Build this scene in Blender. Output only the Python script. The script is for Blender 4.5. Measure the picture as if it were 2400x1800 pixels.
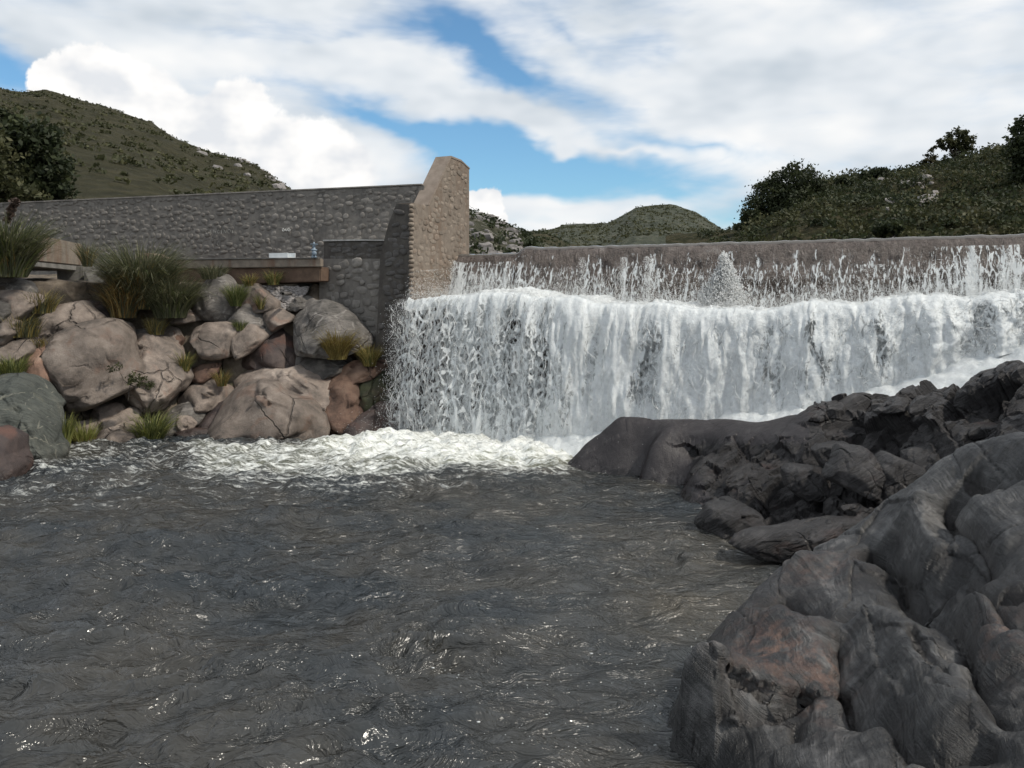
import bpy, math, random
import numpy as np
from mathutils import Vector, Matrix
for o in list(bpy.data.objects): bpy.data.objects.remove(o)
R = math.radians
SC = bpy.context.scene; COL = SC.collection
# ------------------------------------------------------------------ camera
EYE = 3.2; FOC = 2000.0; HZ = 700.0      # eye height above the pool, focal length and horizon row of the 2400 px wide photograph
cam = bpy.data.cameras.new('camera'); cam.lens = 30.0; cam.sensor_width = 36.0; cam.shift_y = -200/2400
cam.clip_start = 0.1; cam.clip_end = 8000
camo = bpy.data.objects.new('camera', cam); COL.objects.link(camo)
camo.location = (0, 0, EYE); camo.rotation_euler = (R(90), 0, 0); SC.camera = camo
# ------------------------------------------------------------------ node helpers
class S:
    """a socket with arithmetic"""
    def __init__(s, t, sock): s.t = t; s.s = sock
    def _m(s, op, b=None, c=None, clamp=False):
        n = s.t.nodes.new('ShaderNodeMath'); n.operation = op; n.use_clamp = clamp
        s.t.links.new(s.s, n.inputs[0])
        for i, v in ((1, b), (2, c)):
            if v is None: continue
            if isinstance(v, S): s.t.links.new(v.s, n.inputs[i])
            else: n.inputs[i].default_value = v
        return S(s.t, n.outputs[0])
    def __add__(s, b): return s._m('ADD', b)
    def __sub__(s, b): return s._m('SUBTRACT', b)
    def __mul__(s, b): return s._m('MULTIPLY', b)
    def __truediv__(s, b): return s._m('DIVIDE', b)
    __radd__ = __add__; __rmul__ = __mul__
    def rsub(s, k): return (s*-1.0)+k
    def clamp(s): return s._m('ADD', 0.0, clamp=True)
    def smooth(s, a, b):
        n = s.t.nodes.new('ShaderNodeMapRange'); n.interpolation_type = 'SMOOTHSTEP'
        s.t.links.new(s.s, n.inputs[0]); n.inputs[1].default_value = a; n.inputs[2].default_value = b
        return S(s.t, n.outputs[0])
class NT:
    def __init__(s, tree): s.t = tree
    def new(s, k, **kw):
        n = s.t.nodes.new(k)
        for a, v in kw.items(): setattr(n, a, v)
        return n
    def put(s, inp, v):
        if isinstance(v, S): s.t.links.new(v.s, inp)
        elif isinstance(v, bpy.types.NodeSocket): s.t.links.new(v, inp)
        elif v is not None:
            if isinstance(v, (tuple, list)) and len(v) == 3 and inp.type == 'RGBA': v = (*v, 1)
            inp.default_value = v
    def noise(s, vec, scale, detail=4, rough=0.55, dist=0.0, out='Fac', typ=None):
        n = s.new('ShaderNodeTexNoise')
        if typ: n.noise_type = typ
        s.put(n.inputs['Vector'], vec); n.inputs['Scale'].default_value = scale
        n.inputs['Detail'].default_value = detail; n.inputs['Roughness'].default_value = rough; n.inputs['Distortion'].default_value = dist
        return S(s.t, n.outputs[out])
    def voro(s, vec, scale, feature='F1', out='Distance', rand=1.0):
        n = s.new('ShaderNodeTexVoronoi', feature=feature); s.put(n.inputs['Vector'], vec)
        n.inputs['Scale'].default_value = scale; n.inputs['Randomness'].default_value = rand
        return S(s.t, n.outputs[out])
    def mapping(s, vec, scale=(1,1,1), rot=(0,0,0), loc=(0,0,0)):
        n = s.new('ShaderNodeMapping'); s.put(n.inputs['Vector'], vec)
        n.inputs['Scale'].default_value = scale; n.inputs['Rotation'].default_value = rot; n.inputs['Location'].default_value = loc
        return n.outputs[0]
    def mix(s, f, a, b, mode='MIX'):
        n = s.new('ShaderNodeMix', data_type='RGBA', blend_type=mode)
        s.put(n.inputs[0], f); s.put(n.inputs[6], a); s.put(n.inputs[7], b)
        return n.outputs[2]
    def ramp(s, f, stops):
        n = s.new('ShaderNodeValToRGB'); s.put(n.inputs[0], f); e = n.color_ramp.elements
        while len(e) < len(stops): e.new(0.5)
        for k, (p, c) in enumerate(stops):
            e[k].position = p; e[k].color = (*c, 1) if len(c) == 3 else c
        return n.outputs[0]
    def pos(s): return s.new('ShaderNodeNewGeometry').outputs['Position']
    def sep(s, vec):
        n = s.new('ShaderNodeSeparateXYZ'); s.put(n.inputs[0], vec); return [S(s.t, o) for o in n.outputs]
    def comb(s, x, y, z):
        n = s.new('ShaderNodeCombineXYZ')
        for i, v in enumerate((x, y, z)): s.put(n.inputs[i], v)
        return n.outputs[0]
    def attr(s, name, out='Fac'):
        n = s.new('ShaderNodeAttribute', attribute_name=name); return S(s.t, n.outputs[out]) if out == 'Fac' else n.outputs[out]
    def rand(s): return S(s.t, s.new('ShaderNodeObjectInfo').outputs['Random'])
    def bump(s, h, strength=0.5, dist=0.05, normal=None):
        n = s.new('ShaderNodeBump'); s.put(n.inputs['Height'], h); n.inputs['Strength'].default_value = strength
        n.inputs['Distance'].default_value = dist; s.put(n.inputs['Normal'], normal); return n.outputs[0]
def material(name):
    m = bpy.data.materials.new(name); m.use_nodes = True
    n = NT(m.node_tree); b = m.node_tree.nodes['Principled BSDF']
    return m, n, b
# ------------------------------------------------------------------ sun, sky, exposure
SUN_EL, SUN_AZ = 50.0, 115.0               # azimuth measured from the view direction (+Y) towards the right (+X)
sd = Vector((math.sin(R(SUN_AZ))*math.cos(R(SUN_EL)), math.cos(R(SUN_AZ))*math.cos(R(SUN_EL)), math.sin(R(SUN_EL))))
sun = bpy.data.lights.new('sun', 'SUN'); sun.energy = 2.7; sun.angle = R(3.5); sun.color = (1.0, 0.93, 0.82)
suno = bpy.data.objects.new('sun', sun); COL.objects.link(suno); suno.location = sd*60
suno.rotation_euler = (-sd).to_track_quat('-Z', 'Y').to_euler()
def build_world():
    w = bpy.data.worlds.new('World'); SC.world = w; w.use_nodes = True
    n = NT(w.node_tree); bg = w.node_tree.nodes['Background']; bg.inputs[1].default_value = 0.1
    sky = n.new('ShaderNodeTexSky', sky_type='NISHITA'); sky.sun_disc = False
    sky.sun_elevation = R(SUN_EL); sky.sun_rotation = R(SUN_AZ); sky.air_density = 1.0; sky.dust_density = 0.5; sky.ozone_density = 3.0
    d = n.new('ShaderNodeTexCoord').outputs['Generated']
    x, y, z = n.sep(d)
    az = x._m('ARCTAN2', y); el = z._m('ARCSINE')
    A = n.comb(az, el, 0.0)
    # warped sky coordinates give the cloud edges their wisps
    w1 = n.noise(n.mapping(A, (1, 2.2, 1), (0, 0, R(14))), 5.0, 4, 0.55, out='Color'); wx, wy, wz = n.sep(w1.s)
    w2 = n.noise(A, 22.0, 2, 0.6, out='Color'); vx, vy, vz = n.sep(w2.s)
    ax = az + (wx-0.5)*0.16 + (vx-0.5)*0.03; ay = el + (wy-0.5)*0.07 + (vy-0.5)*0.022
    def ang(px, py):
        u, v = (px-1200)/FOC, (HZ-py)/FOC
        return math.atan(u), math.asin(v/math.sqrt(1+u*u+v*v))
    AX = n.comb(ax, ay, 0.0)
    def ell(px, py, rx, ry, rot, V):
        cx, cy = ang(px, py); m = n.new('ShaderNodeMapping', vector_type='TEXTURE'); n.put(m.inputs[0], V)
        m.inputs['Location'].default_value = (cx, cy, 0); m.inputs['Rotation'].default_value = (0, 0, R(-rot)); m.inputs['Scale'].default_value = (2.3*rx/FOC, 2.3*ry/FOC, 1)
        g = n.new('ShaderNodeTexGradient', gradient_type='QUADRATIC_SPHERE'); n.put(g.inputs[0], m.outputs[0]); return S(n.t, g.outputs['Fac'])
    # streaky high cloud over the whole dome; the blue gaps are where it thins out
    st = n.noise(n.mapping(A, (1.0, 3.4, 1), (0, 0, R(16))), 3.2, 4, 0.6, 0.6)
    st2 = n.noise(n.mapping(A, (1.0, 3.0, 1), (0, 0, R(22)), (3, 1, 0)), 9.0, 4, 0.62, 0.4)
    dens = (st-0.5)*1.1 + (st2-0.5)*0.7 + 0.86
    for px, py, rx, ry, rot, k in ((10,150,110,46,30,1.1),(810,62,190,44,-6,.55),(1110,90,150,52,30,.9),(1230,170,120,46,38,.7),(1420,265,110,40,20,.35),
            (870,268,190,26,14,.75),(1030,315,110,34,20,.75),(1350,395,300,58,6,1.25),(1190,390,120,66,10,.8),(1650,345,190,22,9,.5),(1120,440,70,36,0,.5),(1690,505,120,38,0,.6),(1530,450,170,26,-4,.3),(1290,60,120,30,30,.35),(1560,120,120,30,20,.25),(1950,250,160,20,-8,.22)):
        dens = ell(px, py, rx, ry, rot, AX)._m('MULTIPLY_ADD', -k, dens)
    for px, py, rx, ry, rot, k in ((1000,175,230,34,24,.6),(1220,290,190,28,26,.55),(1440,352,170,18,6,.6),(1330,480,260,22,-2,.5),(1850,200,330,120,0,.5),(520,120,420,50,-3,.4),(700,360,200,80,0,.5),(1800,430,160,60,0,.5),(1500,210,140,20,16,.35)):
        dens = ell(px, py, rx, ry, rot, AX)._m('MULTIPLY_ADD', k, dens)
    cover = dens.smooth(0.12, 1.02)
    tone = n.noise(n.mapping(A, (1, 2.2, 1), (0, 0, R(10)), (7, 2, 0)), 5.5, 3, 0.55)
    cloud = n.ramp(tone, [(0.30, (4.6, 5.2, 5.8)), (0.5, (6.7, 7.05, 7.4)), (0.68, (8.3, 8.3, 8.25))])
    # heaped cumulus towers over the left ridge
    puff = n.noise(A, 30.0, 4, 0.6, out='Color'); qx, qy, qz = n.sep(puff.s)
    p2 = n.noise(A, 9.0, 2, 0.5, out='Color'); ux, uy, uz = n.sep(p2.s)
    bx = az + (qx-0.5)*0.035 + (ux-0.5)*0.05; by = el + (qy-0.5)*0.035 + (uy-0.5)*0.05
    cum = None; BX = n.comb(bx, by, 0.0)
    for px, py, r in ((225,212,95),(130,185,60),(330,275,120),(420,330,110),(565,275,100),(500,330,110),(610,370,130),(720,430,150),(260,300,110),(1130,505,55)):
        e = ell(px, py, r, r*0.95, 0, BX)
        cum = e if cum is None else cum._m('MAXIMUM', e)
    cm = cum.smooth(0.27, 0.36)
    shade = n.noise(n.mapping(A, (1, 1.3, 1), (0, 0, 0), (2, 5, 0)), 16.0, 3, 0.5)
    ccol = n.ramp(shade, [(0.36, (6.7, 6.9, 7.2)), (0.5, (8.2, 8.15, 8.1)), (0.6, (9.0, 8.9, 8.75))])
    blue = n.mix(1.0, sky.outputs[0], (0.82, 1.10, 1.17), 'MULTIPLY')
    c1 = n.mix(cover, blue, cloud); c2 = n.mix(cm, c1, ccol)
    n.put(bg.inputs[0], c2); w.cycles.sampling_method = 'MANUAL'; w.cycles.sample_map_resolution = 512
build_world()
vs = SC.view_settings; vs.view_transform = 'Standard'; vs.look = 'None'; vs.gamma = 1.0; vs.exposure = 0.25; vs.use_curve_mapping = False
SC.cycles.use_denoising = True; SC.cycles.transparent_max_bounces = 10; SC.cycles.max_bounces = 4; SC.cycles.diffuse_bounces = 2; SC.cycles.glossy_bounces = 2; SC.cycles.transmission_bounces = 2; SC.cycles.volume_bounces = 2
SC.cycles.volume_step_rate = 1.5; SC.cycles.volume_max_steps = 48; SC.cycles.adaptive_threshold = 0.025
SC.cycles.use_adaptive_sampling = True; SC.cycles.sample_clamp_indirect = 6.0
# ------------------------------------------------------------------ numpy helpers
def P(px, py, Y): return ((px-1200)/FOC*Y, Y, EYE-(py-HZ)/FOC*Y)
def hash3(i, j, k, seed):
    h = (i.astype(np.int64)*374761393 + j.astype(np.int64)*668265263 + k.astype(np.int64)*2147483647 + seed*1274126177) & 0xffffffff
    h = ((h ^ (h >> 13))*1274126177) & 0xffffffff
    h = ((h ^ (h >> 16))*2246822519) & 0xffffffff
    return h ^ (h >> 15)
def perlin(p, seed=0):
    p = np.asarray(p, float); f = np.floor(p); i = f.astype(np.int64); t = p-f
    u = t*t*t*(t*(t*6-15)+10); out = 0
    for dx in (0, 1):
        for dy in (0, 1):
            for dz in (0, 1):
                h = hash3(i[:,0]+dx, i[:,1]+dy, i[:,2]+dz, seed)
                a = (h & 1023)/1023*2*np.pi; b = ((h >> 10) & 1023)/1023*2-1; s = np.sqrt(1-b*b)
                g = (t[:,0]-dx)*np.cos(a)*s + (t[:,1]-dy)*np.sin(a)*s + (t[:,2]-dz)*b
                w = (u[:,0] if dx else 1-u[:,0])*(u[:,1] if dy else 1-u[:,1])*(u[:,2] if dz else 1-u[:,2])
                out = out + w*g
    return out*1.5
def fbm(p, oct=4, seed=0, lac=2.03, gain=0.5, ridged=False):
    p = np.asarray(p, float); a = 1.0; s = 0; tot = 0
    for o in range(oct):
        v = perlin(p, seed+o*17)
        if ridged: v = 1-2*np.abs(v)
        s = s + a*v; tot += a; a *= gain; p = p*lac+3.7
    return s/tot
def p3(x, y, z=0.0): return np.stack([x, y, np.broadcast_to(np.asarray(z, float), x.shape)], 1)
def facets(x, y, size, seed, tilt=0.5, step=0.5, asp=1.0):
    """blocky fractured relief: every irregular cell is a plane of its own height and tilt; also the distance to the joint"""
    u = x/size; v = y/size/asp; iu = np.floor(u).astype(np.int64); iv = np.floor(v).astype(np.int64)
    best = np.full(u.shape, 9e9); sec = best.copy(); h = np.zeros(u.shape)
    for dx in (-1, 0, 1):
        for dy in (-1, 0, 1):
            a = hash3(iu+dx, iv+dy, iu*0, seed); b = hash3(iu+dx, iv+dy, iu*0, seed+7)
            cx = iu+dx+(a & 1023)/1023; cy = iv+dy+((a >> 10) & 1023)/1023
            d = np.hypot(u-cx, v-cy)
            hh = (((b & 255)/255-0.5)*step + (u-cx)*(((b >> 8) & 255)/255-0.5)*2*tilt + (v-cy)*(((b >> 16) & 255)/255-0.5)*2*tilt)
            m = d < best; sec = np.where(m, best, np.minimum(sec, d)); h = np.where(m, hh, h); best = np.where(m, d, best)
    return h*size, (sec-best)*size
def facets2(x, y, size, seed, tilt=0.6, step=0.5, asp=1.0, fall=1.1, flat=0.35):
    """continuous angular relief: the upper envelope of tilted, bevelled slabs"""
    u = x/size; v = y/size/asp; iu = np.floor(u).astype(np.int64); iv = np.floor(v).astype(np.int64); h = np.full(u.shape, -9.0)
    for dx in (-1, 0, 1):
        for dy in (-1, 0, 1):
            a = hash3(iu+dx, iv+dy, iu*0, seed); b = hash3(iu+dx, iv+dy, iu*0, seed+7)
            du = u-(iu+dx+(a & 1023)/1023); dv = v-(iv+dy+((a >> 10) & 1023)/1023); ang = ((a >> 20) & 1023)/1023*6.283
            p = np.abs(du*np.cos(ang)+dv*np.sin(ang)); q = np.abs(dv*np.cos(ang)-du*np.sin(ang))
            d = np.maximum(p, q*0.8+p*0.35)
            hh = ((b & 255)/255-0.5)*step + du*(((b >> 8) & 255)/255-0.5)*2*tilt + dv*(((b >> 16) & 255)/255-0.5)*2*tilt - fall*np.maximum(d-flat, 0)
            h = np.maximum(h, hh)
    return h*size
def facets3(p, size, seed, tilt=0.5, step=0.6):
    """blocky fracture in space: each irregular cell pushes its patch of surface out or in as one tilted plane"""
    p = np.asarray(p, float)/size; i = np.floor(p).astype(np.int64); best = np.full(len(p), 9e9); sec = best.copy(); h = np.zeros(len(p))
    for dx in (-1, 0, 1):
        for dy in (-1, 0, 1):
            for dz in (-1, 0, 1):
                a = hash3(i[:,0]+dx, i[:,1]+dy, i[:,2]+dz, seed); b = hash3(i[:,0]+dx, i[:,1]+dy, i[:,2]+dz, seed+7)
                q = p-np.stack([i[:,0]+dx+(a & 1023)/1023, i[:,1]+dy+((a >> 10) & 1023)/1023, i[:,2]+dz+((a >> 20) & 1023)/1023], 1)
                d = (q*q).sum(1); hh = ((b & 255)/255-.5)*step+tilt*2*(q[:,0]*(((b >> 8) & 255)/255-.5)+q[:,1]*(((b >> 16) & 255)/255-.5)+q[:,2]*(((b >> 24) & 255)/255-.5))
                m = d < best; sec = np.where(m, best, np.minimum(sec, d)); h = np.where(m, hh, h); best = np.where(m, d, best)
    return h*size, (np.sqrt(sec)-np.sqrt(best))*size
def grid_normals(V, nu, nv):
    G = V.reshape(nu, nv, 3); n = np.cross(np.gradient(G, axis=0), np.gradient(G, axis=1)); n /= np.linalg.norm(n, axis=2, keepdims=True)+1e-9; n *= np.sign(n[..., 2:3]+1e-6); return n.reshape(-1, 3)
def sstep(a, b, x): t = np.clip((np.asarray(x, float)-a)/(b-a), 0, 1); return t*t*(3-2*t)
def seg_dist(x, y, pts):
    """distance to a polyline and the running parameter 0..1 along it"""
    best = np.full(x.shape, 9e9); par = np.zeros(x.shape); pts = np.asarray(pts, float); L = len(pts)-1
    for k in range(L):
        a, b = pts[k], pts[k+1]; d = b-a; t = np.clip(((x-a[0])*d[0]+(y-a[1])*d[1])/max(d@d, 1e-9), 0, 1)
        r = np.hypot(x-a[0]-t*d[0], y-a[1]-t*d[1]); m = r < best
        best = np.where(m, r, best); par = np.where(m, (k+t)/L, par)
    return best, par
class RBF:
    def __init__(s, xy, v, lam=1e-4):
        s.xy = np.asarray(xy, float); v = np.asarray(v, float); n = len(v)
        r = np.linalg.norm(s.xy[:,None]-s.xy[None], axis=2)
        K = s.k(r)+np.eye(n)*lam; Pm = np.hstack([np.ones((n,1)), s.xy])
        M = np.block([[K, Pm], [Pm.T, np.zeros((3,3))]])
        sol = np.linalg.solve(M, np.concatenate([v, np.zeros(3)])); s.w = sol[:n]; s.c = sol[n:]
    @staticmethod
    def k(r): return -np.sqrt(r*r+0.02)
    def __call__(s, x, y):
        out = s.c[0]+s.c[1]*x+s.c[2]*y
        for (a, b), w in zip(s.xy, s.w): out = out + w*s.k(np.hypot(x-a, y-b))
        return out
# ------------------------------------------------------------------ mesh helpers
def mesh(name, V, F, mat, parent=None, smooth=True, attrs=None):
    V = np.asarray(V, np.float32).reshape(-1, 3); F = np.asarray(F, np.int32)
    me = bpy.data.meshes.new(name); k = F.shape[1]; nf = len(F)
    me.vertices.add(len(V)); me.vertices.foreach_set('co', V.ravel())
    me.loops.add(nf*k); me.loops.foreach_set('vertex_index', F.ravel())
    me.polygons.add(nf); me.polygons.foreach_set('loop_start', np.arange(nf, dtype=np.int32)*k)
    me.polygons.foreach_set('loop_total', np.full(nf, k, np.int32)); me.polygons.foreach_set('use_smooth', np.full(nf, smooth))
    for an, av in (attrs or {}).items():
        av = np.asarray(av, np.float32)
        if av.ndim == 1: me.attributes.new(an, 'FLOAT', 'POINT').data.foreach_set('value', av)
        else: me.attributes.new(an, 'FLOAT_VECTOR', 'POINT').data.foreach_set('vector', av.ravel())
    me.update(); me.materials.append(mat)
    return link(name, me, parent)
def link(name, me, parent=None):
    o = bpy.data.objects.new(name, me); COL.objects.link(o)
    if parent is not None: o.parent = parent
    return o
def poly(name, verts, faces, mat, parent=None, smooth=False):
    me = bpy.data.meshes.new(name); me.from_pydata([tuple(v) for v in verts], [], faces); me.update(); me.materials.append(mat)
    if smooth: me.polygons.foreach_set('use_smooth', [True]*len(me.polygons))
    return link(name, me, parent)
def gfaces(nu, nv):
    i = np.arange(nu-1)[:,None]*nv+np.arange(nv-1)[None]; i = i.ravel()
    return np.stack([i, i+nv, i+nv+1, i+1], 1)
def tag(o, label=None, cat=None, group=None, kind=None):
    for k, v in (('label', label), ('category', cat), ('group', group), ('kind', kind)):
        if v: o[k] = v
    return o
def empty(name, loc=(0,0,0)):
    o = bpy.data.objects.new(name, None); COL.objects.link(o); o.location = loc; o.empty_display_size = 0.2; return o
def ico(sub):
    import bmesh
    bm = bmesh.new(); bmesh.ops.create_icosphere(bm, subdivisions=sub, radius=1.0)
    V = np.array([v.co[:] for v in bm.verts]); F = np.array([[v.index for v in f.verts] for f in bm.faces]); bm.free(); return V, F
ICO = {k: ico(k) for k in (1, 2, 3, 4, 5)}
def tubes(paths, radii, sides=3):
    """paths (n, m, 3), radii (n, m) -> one set of verts and quads"""
    paths = np.asarray(paths, float); n, m, _ = paths.shape
    T = np.gradient(paths, axis=1); T /= np.linalg.norm(T, axis=2, keepdims=True)+1e-9
    up = np.zeros_like(T); up[..., 0] = 0.31; up[..., 1] = 0.93; up[..., 2] = 0.19
    A = np.cross(T, up); A /= np.linalg.norm(A, axis=2, keepdims=True)+1e-9; B = np.cross(T, A)
    an = np.arange(sides)/sides*2*np.pi
    V = paths[:,:,None,:] + radii[:,:,None,None]*(A[:,:,None,:]*np.cos(an)[None,None,:,None]+B[:,:,None,:]*np.sin(an)[None,None,:,None])
    base = (np.arange(n)*m*sides)[:,None,None]; j = np.arange(m-1)[None,:,None]*sides; s = np.arange(sides)[None,None,:]; s2 = (s+1) % sides
    F = np.stack([base+j+s, base+j+s2, base+j+sides+s2, base+j+sides+s], -1).reshape(-1, 4)
    return V.reshape(-1, 3), F
def blobs(pts, rad, sub=None, squash=(1,1,1), rng=None):
    """many small drops as one set of verts and triangles (octahedra or icospheres)"""
    if sub is None:
        V0 = np.array([[.94,0,-.33],[-.47,.82,-.33],[-.47,-.82,-.33],[0,0,1.]]); F0 = np.array([[0,2,1],[0,1,3],[1,2,3],[2,0,3]])
    else: V0, F0 = ICO[sub]
    V0 = V0*np.array(squash); V = np.asarray(pts)[:,None,:]+np.asarray(rad)[:,None,None]*V0[None]
    F = (np.arange(len(pts))*len(V0))[:,None,None]+F0[None]
    return V.reshape(-1,3), F.reshape(-1,3)
def merge(parts):
    Vs, Fs, o = [], [], 0
    for V, F in parts: Vs.append(V); Fs.append(F+o); o += len(V)
    return np.concatenate(Vs), np.concatenate(Fs)
def under(o, root): o.parent = root; o.matrix_parent_inverse = Matrix.Translation(-root.location); return o
# ------------------------------------------------------------------ materials
def rock_mat(name, cols, patch=None, patch_amt=0.5, scale=1.0, rough=0.85, bump=0.9, stri=None, wet=0.0, crack=0.3, vary=0.25, veins=None, tone=True):
    m, n, b = material(name); p = n.pos(); r = n.rand()
    big = n.noise(p, 0.9*scale, 5, 0.6, 0.4); mid = n.noise(n.mapping(p, (1,1,1), (0,0,0), (5,3,1)), 4.5*scale, 6, 0.65, 0.3)
    fine = n.noise(p, 38*scale, 4, 0.7)
    f = big*0.55 + mid*0.45
    k = len(cols); col = n.ramp(f, [(0.37+0.27*i/(k-1), c) for i, c in enumerate(cols)])
    if patch is not None:
        pm = (n.noise(n.mapping(p, (1,1,1), (0.4,0.2,0), (11,2,4)), 1.3*scale, 6, 0.62, 0.8)).smooth(0.62-0.2*patch_amt, 0.74-0.1*patch_amt)
        col = n.mix(pm*0.75, col, patch)
    h = mid*0.6 + fine*0.4
    if stri is not None:
        sv = n.mapping(p, (1,1,1), stri); wv = n.noise(n.mapping(sv, (0.9,0.9,9)), 2.2*scale, 6, 0.68, 1.1)
        col = n.mix(wv.smooth(0.42, 0.68)*0.5, col, n.mix(1.0, col, (0.42,0.42,0.44), 'MULTIPLY')); h = h + wv*1.3
    spk = fine.smooth(0.35, 0.75); col = n.mix(0.35, col, n.mix(spk, (0.45,0.45,0.45), (1.35,1.33,1.3)), 'MULTIPLY') if False else n.mix(spk*0.35, col, n.mix(1.0, col, (0.55,0.55,0.56), 'MULTIPLY'))
    if crack:
        wp = n.noise(p, 2.2*scale, 4, 0.6, out='Color')
        q = n.mix(0.25, p, wp.s, 'ADD'); ce = n.voro(q, 0.85*scale, 'DISTANCE_TO_EDGE'); ck = ce.smooth(0.0, 0.022)
        gate = n.noise(p, 0.7*scale, 2, 0.5).smooth(0.47, 0.58); ck = (ck.rsub(1.0)*gate)
        col = n.mix(ck*crack, col, (0.03,0.027,0.024)); h = h - ck*1.5
    if veins:
        ve = n.voro(n.mapping(n.mix(0.6, p, n.noise(p, 1.4, 3, 0.5, out='Color').s, 'ADD'), (1,1,3.0), (0.5,0.3,0.2)), 0.8, 'DISTANCE_TO_EDGE').smooth(0.0, 0.03).rsub(1.0)
        col = n.mix(ve*0.5*n.noise(p, 5, 3, 0.5).smooth(0.45,0.6), col, veins)
    if vary:
        v = (r-0.5)*2*vary+1.0; col = n.mix(1.0, col, n.comb(v, v*0.98+0.01, v*0.96+0.02), 'MULTIPLY')
    x, y, z = n.sep(p)
    rg = rough
    if wet:
        wm = (z + (mid-0.5)*0.7).smooth(wet, 0.03).clamp() if False else ((z + (mid-0.5)*0.9).smooth(0.0, wet)).rsub(1.0)
        col = n.mix(wm, col, n.mix(1.0, col, (0.38,0.36,0.34), 'MULTIPLY')); rg = wm*(-0.5)+rough
    n.put(b.inputs['Base Color'], col); n.put(b.inputs['Roughness'], rg); b.inputs['Specular IOR Level'].default_value = 0.4
    n.put(b.inputs['Normal'], n.bump(h, bump, 0.055/scale))
    return m
M = {}
M['tan'] = rock_mat('tan_granite', [(.10,.086,.076),(.215,.178,.152),(.32,.272,.235)], (.23,.15,.115), .3, wet=.35)
M['red'] = rock_mat('rusty_granite', [(.085,.058,.047),(.20,.125,.092),(.27,.19,.145)], (.12,.065,.05), .6, wet=.35)
M['grey'] = rock_mat('grey_granite', [(.085,.08,.074),(.17,.158,.145),(.27,.25,.23)], (.10,.095,.09), .4, stri=(.5,.3,.4), wet=.35, veins=(.36,.34,.32))
M['green'] = rock_mat('green_grey_rock', [(.075,.085,.078),(.115,.125,.112),(.17,.175,.15)], (.2,.19,.13), .2, stri=(.7,.2,.5), wet=.4, veins=(.38,.37,.30))
M['bank'] = rock_mat('bank_rock', [(.05,.042,.034),(.11,.09,.07),(.18,.15,.115)], (.075,.08,.04), .5, bump=1.0, wet=.35)
M['dark'] = rock_mat('dark_wet_shaded_rock', [(.035,.028,.028),(.06,.045,.042),(.10,.075,.065)], (.12,.06,.045), .5, rough=.6, wet=.5)  # wet rock colour, also painted dark in place of shade on the shadowed rocks
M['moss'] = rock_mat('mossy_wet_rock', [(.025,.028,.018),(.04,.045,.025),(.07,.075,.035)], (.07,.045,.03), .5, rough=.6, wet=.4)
M['outcrop'] = rock_mat('dark_gneiss', [(.014,.013,.014),(.032,.030,.031),(.080,.076,.076)], (.055,.034,.03), .2, rough=.45, bump=.9, stri=(.35,.5,.3), wet=.25, crack=.5, vary=.15)
M['slab'] = rock_mat('smooth_purple_gneiss', [(.022,.019,.021),(.032,.028,.030),(.060,.056,.057)], None, 0, scale=1.4, rough=.5, bump=.5, wet=.22, crack=.0, vary=.1)
def foreground_mat():
    m, n, b = material('banded_gneiss'); p = n.pos(); cav = n.attr('crease'); rust = n.attr('rust'); flow = n.attr('flow', 'Vector')
    big = n.noise(p, 1.2, 5, 0.6, 0.5); mid = n.noise(p, 6, 6, 0.66, 0.4); fine = n.noise(p, 70, 4, 0.7)
    band = n.noise(n.mapping(flow, (1.6,1.6,40)), 1.0, 6, 0.70, 0.15); band2 = n.noise(n.mapping(flow, (4,4,120)), 1.0, 4, 0.7, 0.2)
    col = n.ramp(big*0.5+mid*0.28+band*0.22, [(0.42,(.004,.004,.005)),(0.48,(.014,.014,.015)),(0.53,(.040,.040,.040)),(0.60,(.135,.132,.13))])
    rm = rust*(n.noise(p, 9, 6, 0.68).smooth(0.42,0.62)); col = n.mix(rm*0.8, col, n.ramp(mid, [(0.35,(.06,.028,.022)),(0.65,(.19,.105,.07))]))
    col = n.mix(band2.smooth(0.5,0.64)*0.35, col, n.mix(1.0, col, (.4,.4,.42), 'MULTIPLY'))
    lich = n.voro(p, 34, 'F1').smooth(0.16,0.26).rsub(1.0)*n.noise(p, 3.2, 3, 0.6).smooth(0.52,0.62); col = n.mix(lich*0.3, col, (.17,.165,.15))
    col = n.mix(cav*0.8, col, (.022,.019,.018))  # creases painted darker, standing in for the shade inside them
    xx, yy, zz = n.sep(p); wet = (zz+(mid-0.5)*0.5).smooth(0.02, 0.30).rsub(1.0); col = n.mix(wet, col, n.mix(1.0, col, (.3,.29,.28), 'MULTIPLY'))
    n.put(b.inputs['Base Color'], col); n.put(b.inputs['Roughness'], (mid*0.35)+0.24-wet*0.15); b.inputs['Specular IOR Level'].default_value = 0.6
    n.put(b.inputs['Normal'], n.bump(band*0.6+band2*0.35+mid*0.9+fine*0.4, 0.9, 0.03))
    return m
M['fore'] = foreground_mat()
def simple_mat(name, c1, c2, scale=8, rough=0.85, bump=0.4, dist=0.02, spec=0.3, stain=None, stain_amt=0.5, vertical=False):
    m, n, b = material(name); p = n.pos(); r = n.rand()
    f = n.noise(p, scale, 6, 0.65, 0.2); col = n.mix(f.smooth(0.3,0.7), c1, c2)
    if stain is not None:
        sv = n.mapping(p, (1,1,0.16 if vertical else 1)); col = n.mix(n.noise(sv, 3.2, 5, 0.6).smooth(0.45,0.68)*stain_amt, col, stain)
    v = (r-0.5)*0.5+1.0; col = n.mix(1.0, col, n.comb(v,v,v), 'MULTIPLY')
    n.put(b.inputs['Base Color'], col); b.inputs['Roughness'].default_value = rough; b.inputs['Specular IOR Level'].default_value = spec
    n.put(b.inputs['Normal'], n.bump(f*0.5+n.noise(p, scale*6, 4, 0.7)*0.5, bump, dist)); return m
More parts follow.
